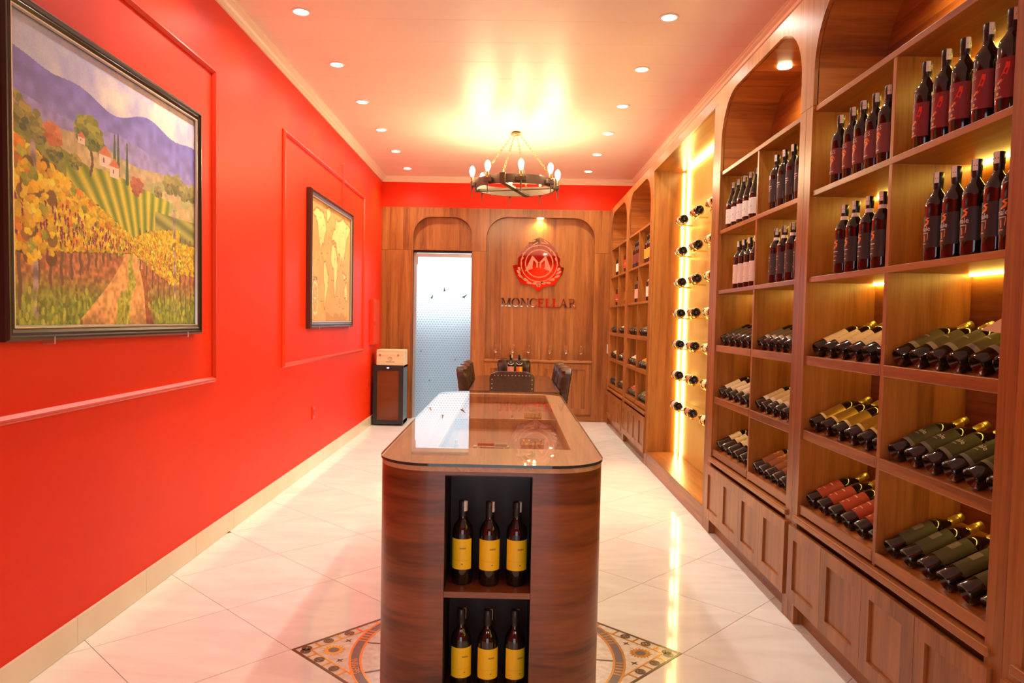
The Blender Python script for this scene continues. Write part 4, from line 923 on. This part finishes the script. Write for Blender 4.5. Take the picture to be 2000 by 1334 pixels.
# serif capitals: strokes in a unit box (width, list of polygons), height 1
def quad(a, b, c, d): return [a, b, c, d]
SF = .07
def stem(x, w, z0=0., z1=1.): return quad((x, z0), (x + w, z0), (x + w, z1), (x, z1))
def serif(x, w, z): return quad((x - .09, z - SF / 2), (x + w + .09, z - SF / 2), (x + w + .09, z + SF / 2), (x - .09, z + SF / 2))
def ringl(cx_, cz_, rx, rz, tx, tz, a0, a1, n=16):
    out_ = [(cx_ + rx * math.cos(a0 + (a1 - a0) * i / n), cz_ + rz * math.sin(a0 + (a1 - a0) * i / n)) for i in range(n + 1)]
    inn = [(cx_ + (rx - tx) * math.cos(a0 + (a1 - a0) * i / n), cz_ + (rz - tz) * math.sin(a0 + (a1 - a0) * i / n)) for i in range(n, -1, -1)]
    return out_ + inn
LET = {
 'M': (1.12, [stem(.10, .06), serif(.10, .06, .035), serif(.06, .06, .965), quad((.10, 1), (.26, 1), (.60, .0), (.52, .0)), quad((.86, 1), (.96, 1), (.60, .0), (.55, .12)), stem(.84, .19), serif(.84, .19, .035), serif(.86, .15, .965)]),
 'O': (1.02, [ringl(.5, .5, .46, .52, .17, .05, 0, 2 * PI, 28)]),
 'N': (.98, [stem(.12, .06), serif(.12, .06, .035), serif(.08, .05, .965), quad((.10, 1), (.28, 1), (.86, 0), (.78, 0)), stem(.80, .06), serif(.80, .06, .965)]),
 'C': (.92, [ringl(.5, .5, .46, .52, .17, .05, .75, 2 * PI - .75, 20), stem(.80, .035, .66, .97), stem(.80, .035, .04, .32)]),
 'E': (.82, [stem(.14, .19), serif(.14, .16, .035), serif(.14, .16, .965), quad((.2, .0), (.74, .0), (.74, .06), (.2, .06)), quad((.2, .94), (.72, .94), (.72, 1.), (.2, 1.)), quad((.3, .49), (.58, .49), (.58, .55), (.3, .55)), stem(.72, .035, .0, .26), stem(.70, .035, .76, 1.), stem(.57, .03, .40, .64)]),
 'L': (.80, [stem(.14, .19), serif(.14, .19, .965), serif(.14, .16, .035), quad((.2, .0), (.74, .0), (.74, .06), (.2, .06)), stem(.72, .035, .0, .28)]),
 'A': (1.0, [quad((.10, 0), (.16, 0), (.52, 1), (.46, 1)), quad((.66, 0), (.88, 0), (.54, 1.02), (.46, 1.)), serif(.08, .10, .035), serif(.66, .22, .035), quad((.26, .33), (.68, .33), (.66, .39), (.28, .39))]),
 'R': (.96, [stem(.14, .19), serif(.14, .19, .035), serif(.14, .12, .965), ringl(.40, .75, .34, .27, .16, .05, -PI / 2, PI / 2, 14), quad((.28, .97), (.42, .97), (.42, 1.02), (.28, 1.02)), quad((.3, .48), (.42, .48), (.42, .53), (.3, .53)), quad((.42, .50), (.60, .50), (.92, 0), (.72, 0))])}
word = 'MONCELLAR'; hh = .122; adv = 1.095 / sum(LET[c][0] for c in word)
x = -.140
wd = thing('logo_lettering', 'mirrored serif letters reading MONCELLAR under the red crest', 'lettering', (.40, yw - .012, 1.652))
for c in word:
    w_, polys = LET[c]; mb = MB()
    for k, p in enumerate(polys): mb.prism([(x + u * adv, 1.652 + v * hh) for u, v in p], XZ, yw - .016 - .00015 * k, yw)
    part(mb, 'letter', MIRROR, wd); x += w_ * adv

# ------------------------------------------------------------------ chandelier
CXc, CYc, CZ = .022, 7.985, 2.905
cd = thing('chandelier', 'iron ring chandelier with eight filament bulbs hanging on chains', 'chandelier', (CXc, CYc, H))
RR = .435
def P(a, r, z): return (CXc + r * math.sin(a), CYc - r * math.cos(a), z)
n = 48; mb = MB(); vs = []; fs = []
for i in range(n):
    a = 2 * PI * i / n
    for (r, z) in ((RR, CZ - .045), (RR, CZ + .045), (RR - .02, CZ + .045), (RR - .02, CZ - .045)): vs.append(P(a, r, z))
for i in range(n):
    j = (i + 1) % n
    for k in range(4): fs.append((4 * i + k, 4 * i + (k + 1) % 4, 4 * j + (k + 1) % 4, 4 * j + k))
part(mb.add(vs, fs), 'ring_band', IRON, cd, smooth=True)
a0 = math.radians(-17.5)
for k in range(2):
    a = a0 + k * PI / 2; c, s_ = math.sin(a), -math.cos(a); w = .028; px_, py_ = -s_ * w, c * w
    e1 = (CXc + c * (RR - .01), CYc + s_ * (RR - .01)); e2 = (CXc - c * (RR - .01), CYc - s_ * (RR - .01))
    part(MB().prism([(e1[0] + px_, e1[1] + py_), (e1[0] - px_, e1[1] - py_), (e2[0] - px_, e2[1] - py_), (e2[0] + px_, e2[1] + py_)], XY, CZ - .048 - .0 * k, CZ - .026 - .0 * k), 'cross_bar', IRON, cd)
for k in range(4):
    a = a0 + k * PI / 2; q = P(a, RR + .004, 0); M_ = Matrix.Translation((q[0], q[1], CZ)) @ Matrix.Rotation(a, 4, 'Z')
    mb = MB().bbox(-.032, .032, -.016, .016, -.052, .058, .004); mb.v = [tuple(M_ @ Vector(v)) for v in mb.v]; part(mb, 'post_block', IRON, cd)
for k in range(8):
    a = math.radians(7 + 45 * k); q = P(a, RR + .030, 0); M_ = Matrix.Translation((q[0], q[1], CZ)) @ Matrix.Rotation(a, 4, 'Z')
    br = MB().bbox(-.055, .055, -.012, .030, -.028, .012, .004)
    for dx in (-.04, -.015, .015, .04): br.lathe([(.008, 0), (.008, .012)], 8, Matrix.Translation((dx, -.004, .012)))
    br.v = [tuple(M_ @ Vector(v)) for v in br.v]; bk = part(br, 'bracket', IRON, cd)
    T_ = Matrix.Translation((q[0], q[1], CZ + .012))
    part(MB().lathe([(.020, 0), (.022, .006), (.012, .012), (.013, .030), (.015, .034), (.015, .062), (.010, .066)], 14, T_), 'lamp_socket', BRASS, bk, smooth=True)
    part(MB().lathe([(.010, .064), (.015, .074), (.024, .096), (.029, .122), (.027, .146), (.016, .168), (.003, .178)], 10, T_), 'bulb', BULB, bk, smooth=True)
    part(MB().lathe([(.002, -.165), (.006, -.10), (.011, -.035), (.008, -.025)], 8, T_), 'spike', IRON, bk, smooth=True)
part(MB().lathe([(.045, -.03), (.055, -.024), (.055, -.012), (.02, -.008), (.018, 0), (.04, .0)], 20, Matrix.Translation((CXc, CYc, H - .002))), 'canopy', BRASS, cd, smooth=True)
for k in range(4):
    a = a0 + k * PI / 2; p0 = Vector((CXc + .045 * math.sin(a), CYc - .045 * math.cos(a), H - .03)); p1 = Vector(P(a, RR - .01, CZ + .05)); d_ = (p1 - p0); nl = 16; mb = MB(); u_ = d_.normalized(); s1 = u_.orthogonal().normalized(); s2 = u_.cross(s1)
    for i in range(nl):
        c_ = p0 + d_ * ((i + .5) / nl); sd = s1 if i % 2 == 0 else s2; ln = d_.length / nl * .66
        mb.tube([c_ + u_ * ln * math.cos(2 * PI * q / 10) + sd * .010 * math.sin(2 * PI * q / 10) for q in range(10)], .0024, 5, True)
    part(mb, 'chain', BRASS, cd, smooth=True)

# ------------------------------------------------------------------ wine cooler and crate
FX0, FX1, FY0, FY1, FZ = -1.832, -1.424, 9.775, 10.19, .815
fr = thing('wine_cooler', 'small black wine cooler with tinted glass door in the corner', 'wine cooler', ((FX0 + FX1) / 2, (FY0 + FY1) / 2, 0))
body = MB(); 
for b in ((FX0, FX0 + .025, FY0 + .04, FY1, .02, FZ), (FX1 - .025, FX1, FY0 + .04, FY1, .02, FZ), (FX0, FX1, FY1 - .03, FY1, .02, FZ), (FX0, FX1, FY0 + .04, FY1, FZ - .03, FZ), (FX0, FX1, FY0 + .04, FY1, .02, .07)): body.box(*b)
part(body, 'cabinet_body', principled('cooler_grey', (.10, .095, .09), .35, metal=.3), fr)
d_ = part(MB().prism([[(FX0, .02), (FX1, .02), (FX1, FZ), (FX0, FZ)], [(FX0 + .055, .075), (FX0 + .055, FZ - .065), (FX1 - .06, FZ - .065), (FX1 - .06, .075)]], XZ, FY0, FY0 + .038), 'door', BLACK, fr)
part(MB().box(FX0 + .05, FX1 - .055, FY0 + .012, FY0 + .020, .07, FZ - .06), 'tinted_pane', principled('tinted_pane', (.34, .10, .03), .05, trans=.55, ior=1.3), d_)
part(MB().box((FX0 + FX1) / 2 - .018, (FX0 + FX1) / 2 + .012, FY0 - .001, FY0 + .002, FZ - .042, FZ - .026), 'display', emit('cooler_display', (.35, .45, 1.), 3.), d_)
for z in (.53, .31): part(MB().box(FX0 + .027, FX1 - .027, FY0 + .06, FY1 - .04, z, z + .016), 'shelf', principled('beech_shelf', (.60, .32, .12), .5), fr)
for x in (FX0 + .04, FX1 - .04):
    for y in (FY0 + .07, FY1 - .04): part(MB().lathe([(.016, 0), (.014, .021)], 10, Matrix.Translation((x, y, 0))), 'foot', BLACK, fr)
PINE = wood('pale_pine', 'x', (.58, .40, .20), (.76, .58, .34), (.84, .68, .44), .3, .55, .3)
cr_ = thing('wine_crate', 'pale pine wine crate with branded mark on top of the wine cooler', 'crate', (-1.60, 9.93, FZ))
KX0, KX1, KY0, KY1, KZ = -1.790, -1.400 - .02, 9.80, 10.12, FZ + .0005
for nm, b in (('front_board', (KX0, KX1, KY0, KY0 + .012, KZ, KZ + .195)), ('back_board', (KX0, KX1, KY1 - .012, KY1, KZ, KZ + .195)), ('end_board', (KX0, KX0 + .012, KY0 + .012, KY1 - .012, KZ, KZ + .195)), ('end_board', (KX1 - .012, KX1, KY0 + .012, KY1 - .012, KZ, KZ + .195)), ('lid', (KX0, KX1, KY0, KY1, KZ + .195, KZ + .207)), ('base_board', (KX0 + .012, KX1 - .012, KY0 + .012, KY1 - .012, KZ, KZ + .01))): part(MB().bbox(*b, .0012), nm, PINE, cr_)
BURN = principled('burnt_mark', (.22, .10, .03), .7); xc = (KX0 + KX1) / 2
mb = MB().prism([[(xc + .024 * math.cos(2 * PI * i / 24), KZ + .085 + .024 * math.sin(2 * PI * i / 24)) for i in range(24)], [(xc + .018 * math.cos(-2 * PI * i / 24), KZ + .085 + .018 * math.sin(-2 * PI * i / 24)) for i in range(24)]], XZ, KY0 - .0006, KY0 + .001)
vs, fs = text_mesh('M', .028); mb.add([(xc + v[0], KY0 - .0006, KZ + .085 + v[1]) for v in vs], fs); part(mb, 'branded_mark', BURN, cr_)
part(MB().box(xc - .058, xc + .058, KY0 - .0006, KY0 + .001, KZ + .041, KZ + .049), 'burnt_line', BURN, cr_)
for x in (KX0 + .045, KX1 - .08): part(MB().box(x - .012, x + .012, KY0 - .002, KY0 + .001, KZ + .120, KZ + .150), 'clasp', BRASS, cr_)

# ------------------------------------------------------------------ small wall fittings
eb = thing('electrical_panel', 'red painted electrical panel box on the red wall near the corner', 'electrical panel', (-L + .03, 9.9, 1.09))
part(MB().bbox(-L, -L + .05, 9.69, 10.115, 1.09, 1.70, .004), 'housing', REDT, eb); dd = part(MB().bbox(-L + .05, -L + .058, 9.705, 10.10, 1.12, 1.67, .002), 'cover', REDT, eb); part(MB().bbox(-L + .058, -L + .070, 9.73, 9.75, 1.34, 1.40, .002), 'latch', REDT, dd)
for (y, z, lb) in ((6.92, .535, 'small red wall socket low under the map picture'), (9.60, .575, 'small red wall socket beside the wine cooler')):
    s_ = thing('wall_socket', lb, 'socket', (-L, y, z - .06)); part(MB().bbox(-L, -L + .010, y - .04, y + .04, z - .06, z + .06, .003), 'plate', REDT, s_); part(MB().bbox(-L + .010, -L + .013, y - .022, y + .022, z - .03, z + .03, .001), 'outlet', principled('socket_dark', (.45, .02, .01), .4), s_)

# ------------------------------------------------------------------ pictures
def paint_mesh(name, img, y0, y1, z0, z1, xw, mat, parent):
    h, w, _ = img.shape
    yy = np.linspace(y0, y1, w); zz = np.linspace(z1, z0, h)
    Y, Z = np.meshgrid(yy, zz); V = np.stack([np.full(Y.size, xw), Y.ravel(), Z.ravel()], 1)
    V -= np.array(wloc(parent))
    i = np.arange(h * w).reshape(h, w); F = np.stack([i[:-1, :-1], i[1:, :-1], i[1:, 1:], i[:-1, 1:]], -1).reshape(-1, 4)
    me = bpy.data.meshes.new(name); me.vertices.add(h * w); me.vertices.foreach_set('co', V.ravel().astype(np.float32))
    nf = len(F); me.loops.add(nf * 4); me.loops.foreach_set('vertex_index', F.ravel().astype(np.int32)); me.polygons.add(nf); me.polygons.foreach_set('loop_start', np.arange(0, nf * 4, 4, dtype=np.int32))
    me.update(calc_edges=True)
    at = me.color_attributes.new('paint', 'FLOAT_COLOR', 'POINT'); lin = np.where(img <= .04045, img / 12.92, ((img + .055) / 1.055) ** 2.4)
    at.data.foreach_set('color', np.concatenate([lin.reshape(-1, 3), np.ones((h * w, 1))], 1).ravel().astype(np.float32))
    me.materials.append(mat); o = bpy.data.objects.new(name, me); o.parent = parent; col.objects.link(o); return o
def smooth_noise(h, w, s, seed):
    rg = np.random.RandomState(seed); gh, gw = int(h / s) + 3, int(w / s) + 3; g_ = rg.rand(gh, gw)
    y = np.arange(h) / s; x = np.arange(w) / s; y0 = y.astype(int); x0 = x.astype(int); fy = (y - y0)[:, None]; fx = (x - x0)[None]; fy = fy * fy * (3 - 2 * fy); fx = fx * fx * (3 - 2 * fx)
    a = g_[y0][:, x0]; b = g_[y0][:, x0 + 1]; c = g_[y0 + 1][:, x0]; d = g_[y0 + 1][:, x0 + 1]
    return a * (1 - fy) * (1 - fx) + b * (1 - fy) * fx + c * fy * (1 - fx) + d * fy * fx
def vineyard(W=520, Hh=386):
    rg = np.random.RandomState(3); v, u = np.mgrid[0:Hh, 0:W]; u = u / W; v = v / Hh
    img = np.zeros((Hh, W, 3)); C = lambda *c: np.array(c) / 255.
    n1 = smooth_noise(Hh, W, 42, 1) * .6 + smooth_noise(Hh, W, 16, 2) * .3 + smooth_noise(Hh, W, 6, 3) * .1
    # sky: lavender clouds over cream light
    t_ = np.clip(n1 * 1.6 - .35 + (u - .3) * .5, 0, 1)[..., None]; img[:] = C(172, 172, 232) * (1 - t_) + C(252, 242, 226) * t_
    b_ = np.clip(1.3 - u * 2.4 - v * 3, 0, 1)[..., None] * .6; img = img * (1 - b_) + C(168, 196, 238) * b_
    def lay(ridge, c0, c1, sc=14, seed=5, vr=.25):
        nonlocal img
        m_ = v > ridge; nz = smooth_noise(Hh, W, sc, seed)[..., None]; tt = np.clip((v - ridge) / vr, 0, 1)[..., None]
        colr = (C(*c0) * (1 - tt) + C(*c1) * tt) * (.88 + .24 * nz); img = np.where(m_[..., None], colr, img)
    r1 = .15 + .05 * np.sin(u * 5 + 1) * u + .02 * np.sin(u * 17) + .03 * (u - .5) - .035 * np.exp(-((u - .07) / .1) ** 2) + .05 * np.clip(u - .25, 0, .2)
    lay(r1, (116, 110, 200), (158, 150, 220)); r2 = .24 + .02 * np.sin(u * 9) + .05 * u; lay(r2, (150, 140, 208), (176, 166, 204), 10, 6)
    r3 = .30 + .012 * np.sin(u * 14) + .05 * u; lay(r3, (196, 176, 130), (216, 196, 110), 8, 7)
    # patchwork fields
    fld = (v > r3 + .02) & (v < .52); st = np.sin((v * 60 + u * 22)) > .2; img = np.where((fld & st & (u > .5))[..., None], img * .5 + C(150, 170, 96) * .5, img)
    st = (np.sin(v * 34 - u * 30) > .55); img = np.where((fld & st & (u > .45))[..., None], img * .55 + C(222, 160, 120) * .45, img)
    # slope with tree line on the left
    r4 = .33 + .25 * u; lay(np.where(u < .45, r4, 9), (128, 130, 52), (150, 150, 50), 9, 8)
    # curved vine rows in the middle
    cxr, cyr = .62, .98; an = np.arctan2(u - cxr, cyr - v); rr = np.hypot((u - cxr) * 1.3, v - cyr)
    rowm = (v > .40 + .10 * np.abs(u - .42)) & (v < .72) & (u > .22) & (u < .80); s_ = .5 + .5 * np.sin(an * 62 + 7 * rr); c_ = (C(222, 204, 66) * s_[..., None] + C(112, 134, 40) * (1 - s_[..., None])); img = np.where(rowm[..., None], c_ * (.9 + .2 * n1[..., None]), img)
    rt_ = (v > .50) & (u >= .70); s_ = .5 + .5 * np.sin(v * 95 - u * 30); img = np.where(rt_[..., None], C(176, 172, 78) * s_[..., None] + C(110, 116, 60) * (1 - s_[..., None]), img)
    # ground, path, verges
    gr = v > .70 - .02 * np.cos(u * 6); img = np.where(gr[..., None], (C(176, 108, 66) + (C(120, 140, 46) - C(176, 108, 66)) * np.clip((v - .80) / .12, 0, 1)[..., None]) * (.75 + .5 * smooth_noise(Hh, W, 5, 9)[..., None]), img)
    yv = np.clip((v - .665) / .335, 0, 1); pc = .545 + .02 * np.sin(yv * 4) - .05 * yv; hw = .014 + .215 * yv ** 1.1
    pm = (np.abs(u - pc) < hw) & (v > .665); cc = C(240, 172, 96) * (.80 + .38 * smooth_noise(Hh, W, 6, 10)[..., None]); img = np.where(pm[..., None], cc, img)
    ce_ = (np.abs(u - pc - .01 * np.sin(v * 40)) < hw * (.16 + .12 * smooth_noise(Hh, W, 7, 12))) & (v > .70); img = np.where(ce_[..., None], C(176, 170, 58) * (.75 + .5 * smooth_noise(Hh, W, 4, 11)[..., None]), img)
    sh = (np.abs(u - pc) > hw * .70) & pm & (v > .76) & (u > pc); img = np.where(sh[..., None], img * C(170, 130, 140), img)
    sh = (v > .93) & pm; img = np.where(sh[..., None], img * (1 - .35 * np.clip((smooth_noise(Hh, W, 24, 41) + v * 9 - 8.9), 0, 1))[..., None], img)
    def blob(x, y, rx, ry, c, a=1.):
        x0, x1 = int(max(0, (x - rx) * W)), int(min(W, (x + rx) * W + 2)); y0, y1 = int(max(0, (y - ry) * Hh)), int(min(Hh, (y + ry) * Hh + 2))
        if x1 <= x0 or y1 <= y0: return
        m_ = (((u[y0:y1, x0:x1] - x) / rx) ** 2 + ((v[y0:y1, x0:x1] - y) / ry) ** 2 < 1)[..., None]; img[y0:y1, x0:x1] = np.where(m_, img[y0:y1, x0:x1] * (1 - a) + C(*c) * a, img[y0:y1, x0:x1])
    def tree(x, y, r, c0, c1, k=60):
        for _ in range(k): a, q = rg.rand() * 6.28, r * rg.rand() ** .5; t2 = rg.rand() * .6 + .4 * (q * math.sin(a) < 0); blob(x + q * math.cos(a) * .8, y + q * math.sin(a) * .8, r * .24, r * .20, tuple(np.array(c0) * (1 - t2) + np.array(c1) * t2))
    for (x, y, r) in ((.02, .30, .05), (.07, .33, .06), (.12, .36, .045), (.17, .40, .04), (.26, .41, .03)): tree(x, y, r, (70, 84, 44), (176, 160, 70))
    tree(.165, .345, .045, (170, 84, 50), (226, 138, 84))
    for q in range(5): blob(.335 + .006 * math.sin(q), .36 + q * .018, .006, .014, (96, 74, 54))
    tree(.325, .285, .070, (66, 84, 36), (172, 168, 60), 120); tree(.365, .31, .045, (66, 84, 36), (172, 168, 60), 60)
    for (x, y0, y1) in ((.455, .26, .38), (.475, .25, .40), (.525, .27, .42)):
        for q in range(14): blob(x, y0 + (y1 - y0) * q / 13, .004 + .006 * q / 13, .012, (70, 92, 60))
    for (x, y, w_, h_) in ((.405, .365, .030, .028), (.455, .395, .026, .026), (.29, .325, .016, .016)):
        img[int((y - h_) * Hh):int((y + h_) * Hh), int((x - w_) * W):int((x + w_) * W)] = C(240, 214, 190); 
        m_ = (v > y - h_ * 2.0) & (v < y - h_ * .7) & (np.abs(u - x) < w_ * 1.15 * (v - y + h_ * 2.1) / (h_ * 1.3)); img = np.where(m_[..., None], C(214, 116, 76), img)
        img[int((y - h_ * .2) * Hh):int((y + h_ * .4) * Hh), int((x - w_ * .3) * W):int((x - w_ * .05) * W)] = C(120, 80, 90)
    tree(.585, .42, .045, (150, 74, 60), (206, 120, 90)); 
    for (x, y, r) in ((.80, .36, .05), (.86, .35, .055), (.92, .37, .05), (.985, .36, .05), (.72, .41, .03)): tree(x, y, r, (98, 94, 54), (186, 170, 92))
    # vine hedges: leaves in yellow, orange, green
    pal = [(250, 196, 36), (255, 214, 60), (244, 176, 30), (232, 132, 36), (222, 184, 44), (168, 172, 50), (255, 196, 48), (250, 206, 50)]
    def hedge(top, bot, u0, u1, size, k, dark=(120, 84, 40)):
        for _ in range(k // 3):
            x = u0 + (u1 - u0) * rg.rand(); a, b = top(x), bot(x); y = a + (b - a) * rg.rand(); s2 = size(x); blob(x, y, s2 * 1.2, s2 * 1.5, tuple(np.array(dark) * (.6 + .7 * rg.rand())), .85)
        for _ in range(k):
            x = u0 + (u1 - u0) * rg.rand(); a, b = top(x), bot(x); y = a + (b - a) * rg.rand() ** 1.25; s2 = size(x) * (.6 + .6 * rg.rand()); c = np.array(pal[rg.randint(len(pal))]) * (.78 + .3 * rg.rand())
            ang = rg.rand() * 3; 
            for q in range(3): blob(x + s2 * .5 * math.cos(ang + q * 2.1), y + s2 * .6 * math.sin(ang + q * 2.1), s2 * .62, s2 * .7, tuple(np.clip(c * (1 + .08 * (q - 1)), 0, 255)))
        for _ in range(k // 14):
            x = u0 + (u1 - u0) * rg.rand(); a, b = top(x), bot(x); y = a + (b - a) * (.35 + .6 * rg.rand()); s2 = size(x)
            for q in range(6): blob(x + s2 * .25 * (rg.rand() - .5), y + s2 * .45 * q / 2, s2 * .24 * (1 - q / 9), s2 * .28, tuple(np.array((120, 44, 70)) * (.7 + .6 * rg.rand())))
    for q in range(13):   # stakes and trunks, left row
        x = .03 + .50 * (q / 12) ** .8; zt_ = .52 + .16 * (x / .5); zb_ = .97 - .28 * (x / .53) ** .8
        for k in range(30): blob(x + .003 * math.sin(k * .6 + q), zt_ + (zb_ - zt_) * k / 29, .0065 * (1 - x) + .001, .012, (112, 78, 56))
    for q in range(11):
        x = .60 + .40 * (q / 10); zb_ = .72 + .24 * min(1, (x - .56) / .26)
        for k in range(24): blob(x + .002 * math.sin(k * .7 + q), .60 + (zb_ - .60) * k / 23, .004, .012, (104, 72, 54))
    hedge(lambda x: .395 + .44 * x, lambda x: .74 - .08 * x, -.01, .55, lambda x: .0155 * (1 - 1.35 * x) + .0032, 3000)
    hedge(lambda x: .645 - .07 * math.sin((x - .55) * 6), lambda x: .69 + .12 * min(1, (x - .55) / .25), .555, .87, lambda x: .0045 + .014 * (x - .55), 1700)
    hedge(lambda x: .62 + .03 * (x - .85), lambda x: .76, .86, 1.01, lambda x: .0075, 420)
    for (x, z0, z1, wv) in ((.085, .40, .96, .011), (.835, .48, .95, .008)):
        for k in range(60): t2 = k / 59; blob(x + .006 * t2, z0 + (z1 - z0) * t2, wv, .014, tuple(np.array((176, 150, 140)) * (.85 + .2 * math.sin(k * .8))))
    hedge(lambda x: .46, lambda x: .78, .02, .16, lambda x: .018, 60); hedge(lambda x: .56, lambda x: .80, .80, .88, lambda x: .009, 40)
    for _ in range(420):   # grass tufts
        x, y = rg.rand(), .86 + .14 * rg.rand() ** .7
        if abs(x - .49) < .02 + .19 * (y - .66) / .34 and abs(x - .5) > .03: continue
        blob(x, y, .006, .014, tuple(np.array((176, 178, 60)) * (.5 + .7 * rg.rand())), .7)
    img = np.clip(img, 0, 1) ** .86 * (1.0 + .08 * rg.rand(Hh, W)[..., None]); return np.clip(img, 0, 1)
PAINT = attrcol('oil_paint', .62, 0.)
def frame(name, label, y0, y1, z0, z1, fwid, dep, mat, x0=-L):
    t = thing(name, label, 'picture', (x0 + dep / 2, (y0 + y1) / 2, z0))
    pr = [(0, 0), (dep * .75, 0), (dep, .010), (dep, .018), (dep * .80, .024), (dep * .86, fwid * .55), (dep * .60, fwid - .006), (dep * .55, fwid)]
    def run(pr_, nm, mt):
        mb = MB(); vs = []; c = len(pr_)
        for (cy_, cz_, sy, sz) in ((y0, z0, 1, 1), (y1, z0, -1, 1), (y1, z1, -1, -1), (y0, z1, 1, -1)):
            for (d, o) in pr_: vs.append((x0 + .002 + d, cy_ + sy * o, cz_ + sz * o))
        fs = [(a * c + i, a * c + i + 1, ((a + 1) % 4) * c + i + 1, ((a + 1) % 4) * c + i) for a in range(4) for i in range(c - 1)]
        return part(mb.add(vs, fs), nm, mt, t)
    run(pr, 'frame', mat)
    run([(dep * .55, fwid - .014), (dep * .80, fwid - .012), (dep * .80, fwid - .006), (dep * .50, fwid - .002)], 'silver_bead', SILVER)
    part(MB().box(x0 + .002, x0 + .012, y0 + .01, y1 - .01, z0 + .01, z1 - .01), 'backing', BLACK, t)
    for y in (y0 + .16 * (y1 - y0), y1 - .12 * (y1 - y0)): part(MB().tube([(x0, y, z0 - .012), (x0 + dep + .004, y, z0 - .012), (x0 + dep + .004, y, z0 + .016)], .003, 6), 'support_hook', SILVER, t)
    return t
p1 = frame('vineyard_painting', 'large framed oil painting of a golden autumn vineyard with a path', 2.635, 4.315, 1.335, 2.622, .062, .045, DARKF)
paint_mesh('canvas', vineyard(), 2.69, 4.26, 1.392, 2.565, -L + .022, PAINT, p1)
def mapimg(W=210, Hh=140):
    v, u = np.mgrid[0:Hh, 0:W]; lon = u / W * 360 - 180; lat = 82 - v / Hh * 150; C = lambda *c: np.array(c) / 255.
    nz = smooth_noise(Hh, W, 20, 21) * .6 + smooth_noise(Hh, W, 6, 22) * .4; img = C(214, 164, 98) * (.90 + .2 * nz[..., None])
    polys = [[(-168, 66), (-140, 70), (-110, 72), (-85, 70), (-62, 60), (-55, 50), (-68, 44), (-76, 36), (-81, 27), (-90, 30), (-97, 26), (-95, 18), (-84, 10), (-79, 8), (-88, 14), (-105, 20), (-115, 30), (-124, 42), (-132, 56), (-150, 60)],
             [(-78, 8), (-62, 10), (-50, 0), (-35, -7), (-40, -22), (-55, -34), (-65, -45), (-70, -54), (-74, -45), (-71, -20), (-81, -5)],
             [(-17, 15), (-10, 33), (10, 37), (32, 31), (43, 12), (51, 11), (40, -10), (34, -25), (20, -35), (13, -18), (9, 2), (-8, 5)],
             [(-10, 37), (-9, 44), (0, 48), (8, 55), (22, 56), (28, 70), (60, 70), (100, 76), (140, 73), (178, 68), (160, 58), (140, 50), (130, 42), (122, 32), (108, 20), (102, 6), (97, 18), (88, 22), (78, 8), (70, 22), (57, 26), (45, 13), (36, 30), (28, 37), (15, 40), (0, 40)],
             [(114, -22), (130, -12), (142, -11), (153, -28), (146, -39), (130, -32), (116, -34)], [(-50, 60), (-22, 70), (-20, 80), (-60, 80), (-55, 68)], [(95, 4), (120, 0), (140, -4), (118, -8), (105, -6)]]
    def inside(P_):
        c = np.zeros_like(lon, bool); n = len(P_); wob = 3.5 * (smooth_noise(Hh, W, 5, 23) - .5)
        for i in range(n):
            (x0, y0), (x1, y1) = P_[i - 1], P_[i]
            if y0 == y1: continue
            c ^= ((lat + wob < y0) != (lat + wob < y1)) & (lon + wob < (x1 - x0) * (lat + wob - y0) / (y1 - y0) + x0)
        return c
    land = np.zeros_like(lon, bool)
    for P_ in polys: land |= inside(P_)
    ed = np.zeros_like(land)
    for dy, dx in ((0, 1), (1, 0), (0, -1), (-1, 0)): ed |= land ^ np.roll(land, (dy, dx), (0, 1))
    img = np.where(land[..., None], C(248, 212, 134) * (.93 + .12 * nz[..., None]), img); img = np.where(ed[..., None], C(160, 104, 60), img)
    rg = np.random.RandomState(5)
    for _ in range(46):
        x, y, w_ = rg.randint(8, W - 22), rg.randint(10, Hh - 12), rg.randint(3, 10); img[y:y + 1, x:x + w_] *= .68
    img[88:93, 10:30] *= np.where(rg.rand(5, 20, 1) > .4, .55, 1.)
    th = np.hypot((u - 20) / 12., (v - 112) / 18.); rgm = (np.abs(th - 1) < .07) & ((np.arctan2(v - 112, u - 20) * 4) % 2 > .6) | ((np.abs(u - 20) < 1) & (np.abs(v - 112) < 9)) | ((np.abs(v - 112) < 1) & (np.abs(u - 20) < 7)); img = np.where(rgm[..., None], C(252, 240, 214), img)
    bm_ = (v > Hh - 7 - 7 * smooth_noise(Hh, W, 12, 30)) & (np.abs(u - 130) < 60); img = np.where(bm_[..., None], C(196, 140, 80), img)
    return np.clip(img, 0, 1)
p2 = frame('map_picture', 'framed antique world map in tan and cream with dark wood frame', 6.665, 8.44, 1.338, 2.622, .070, .05, principled('mahogany_frame', (.070, .022, .014), .25))
paint_mesh('map_sheet', mapimg(), 6.73, 8.375, 1.40, 2.56, -L + .024, attrcol('map_paper', .55, 0.), p2)
cordm = principled('cord_red', (.55, .05, .03), .5)
cdn = thing('hanging_cord', 'thin cord looped over a nail above the map picture', 'cord', (-L + .012, 8.02, 2.62))
part(MB().tube([(-L + .012, 8.10, 2.60), (-L + .012, 8.035, 2.80), (-L + .027, 8.045, 2.95), (-L + .012, 8.03, 3.11), (-L + .012, 7.985, 3.11), (-L + .027, 7.985, 2.95), (-L + .014, 8.03, 2.80), (-L + .012, 8.08, 2.60)], .0035, 5), 'cord', cordm, cdn, smooth=True)
part(MB().tube([(-L, 8.008, 3.112), (-L + .03, 8.008, 3.115)], .004, 6), 'nail', SILVER, cdn)
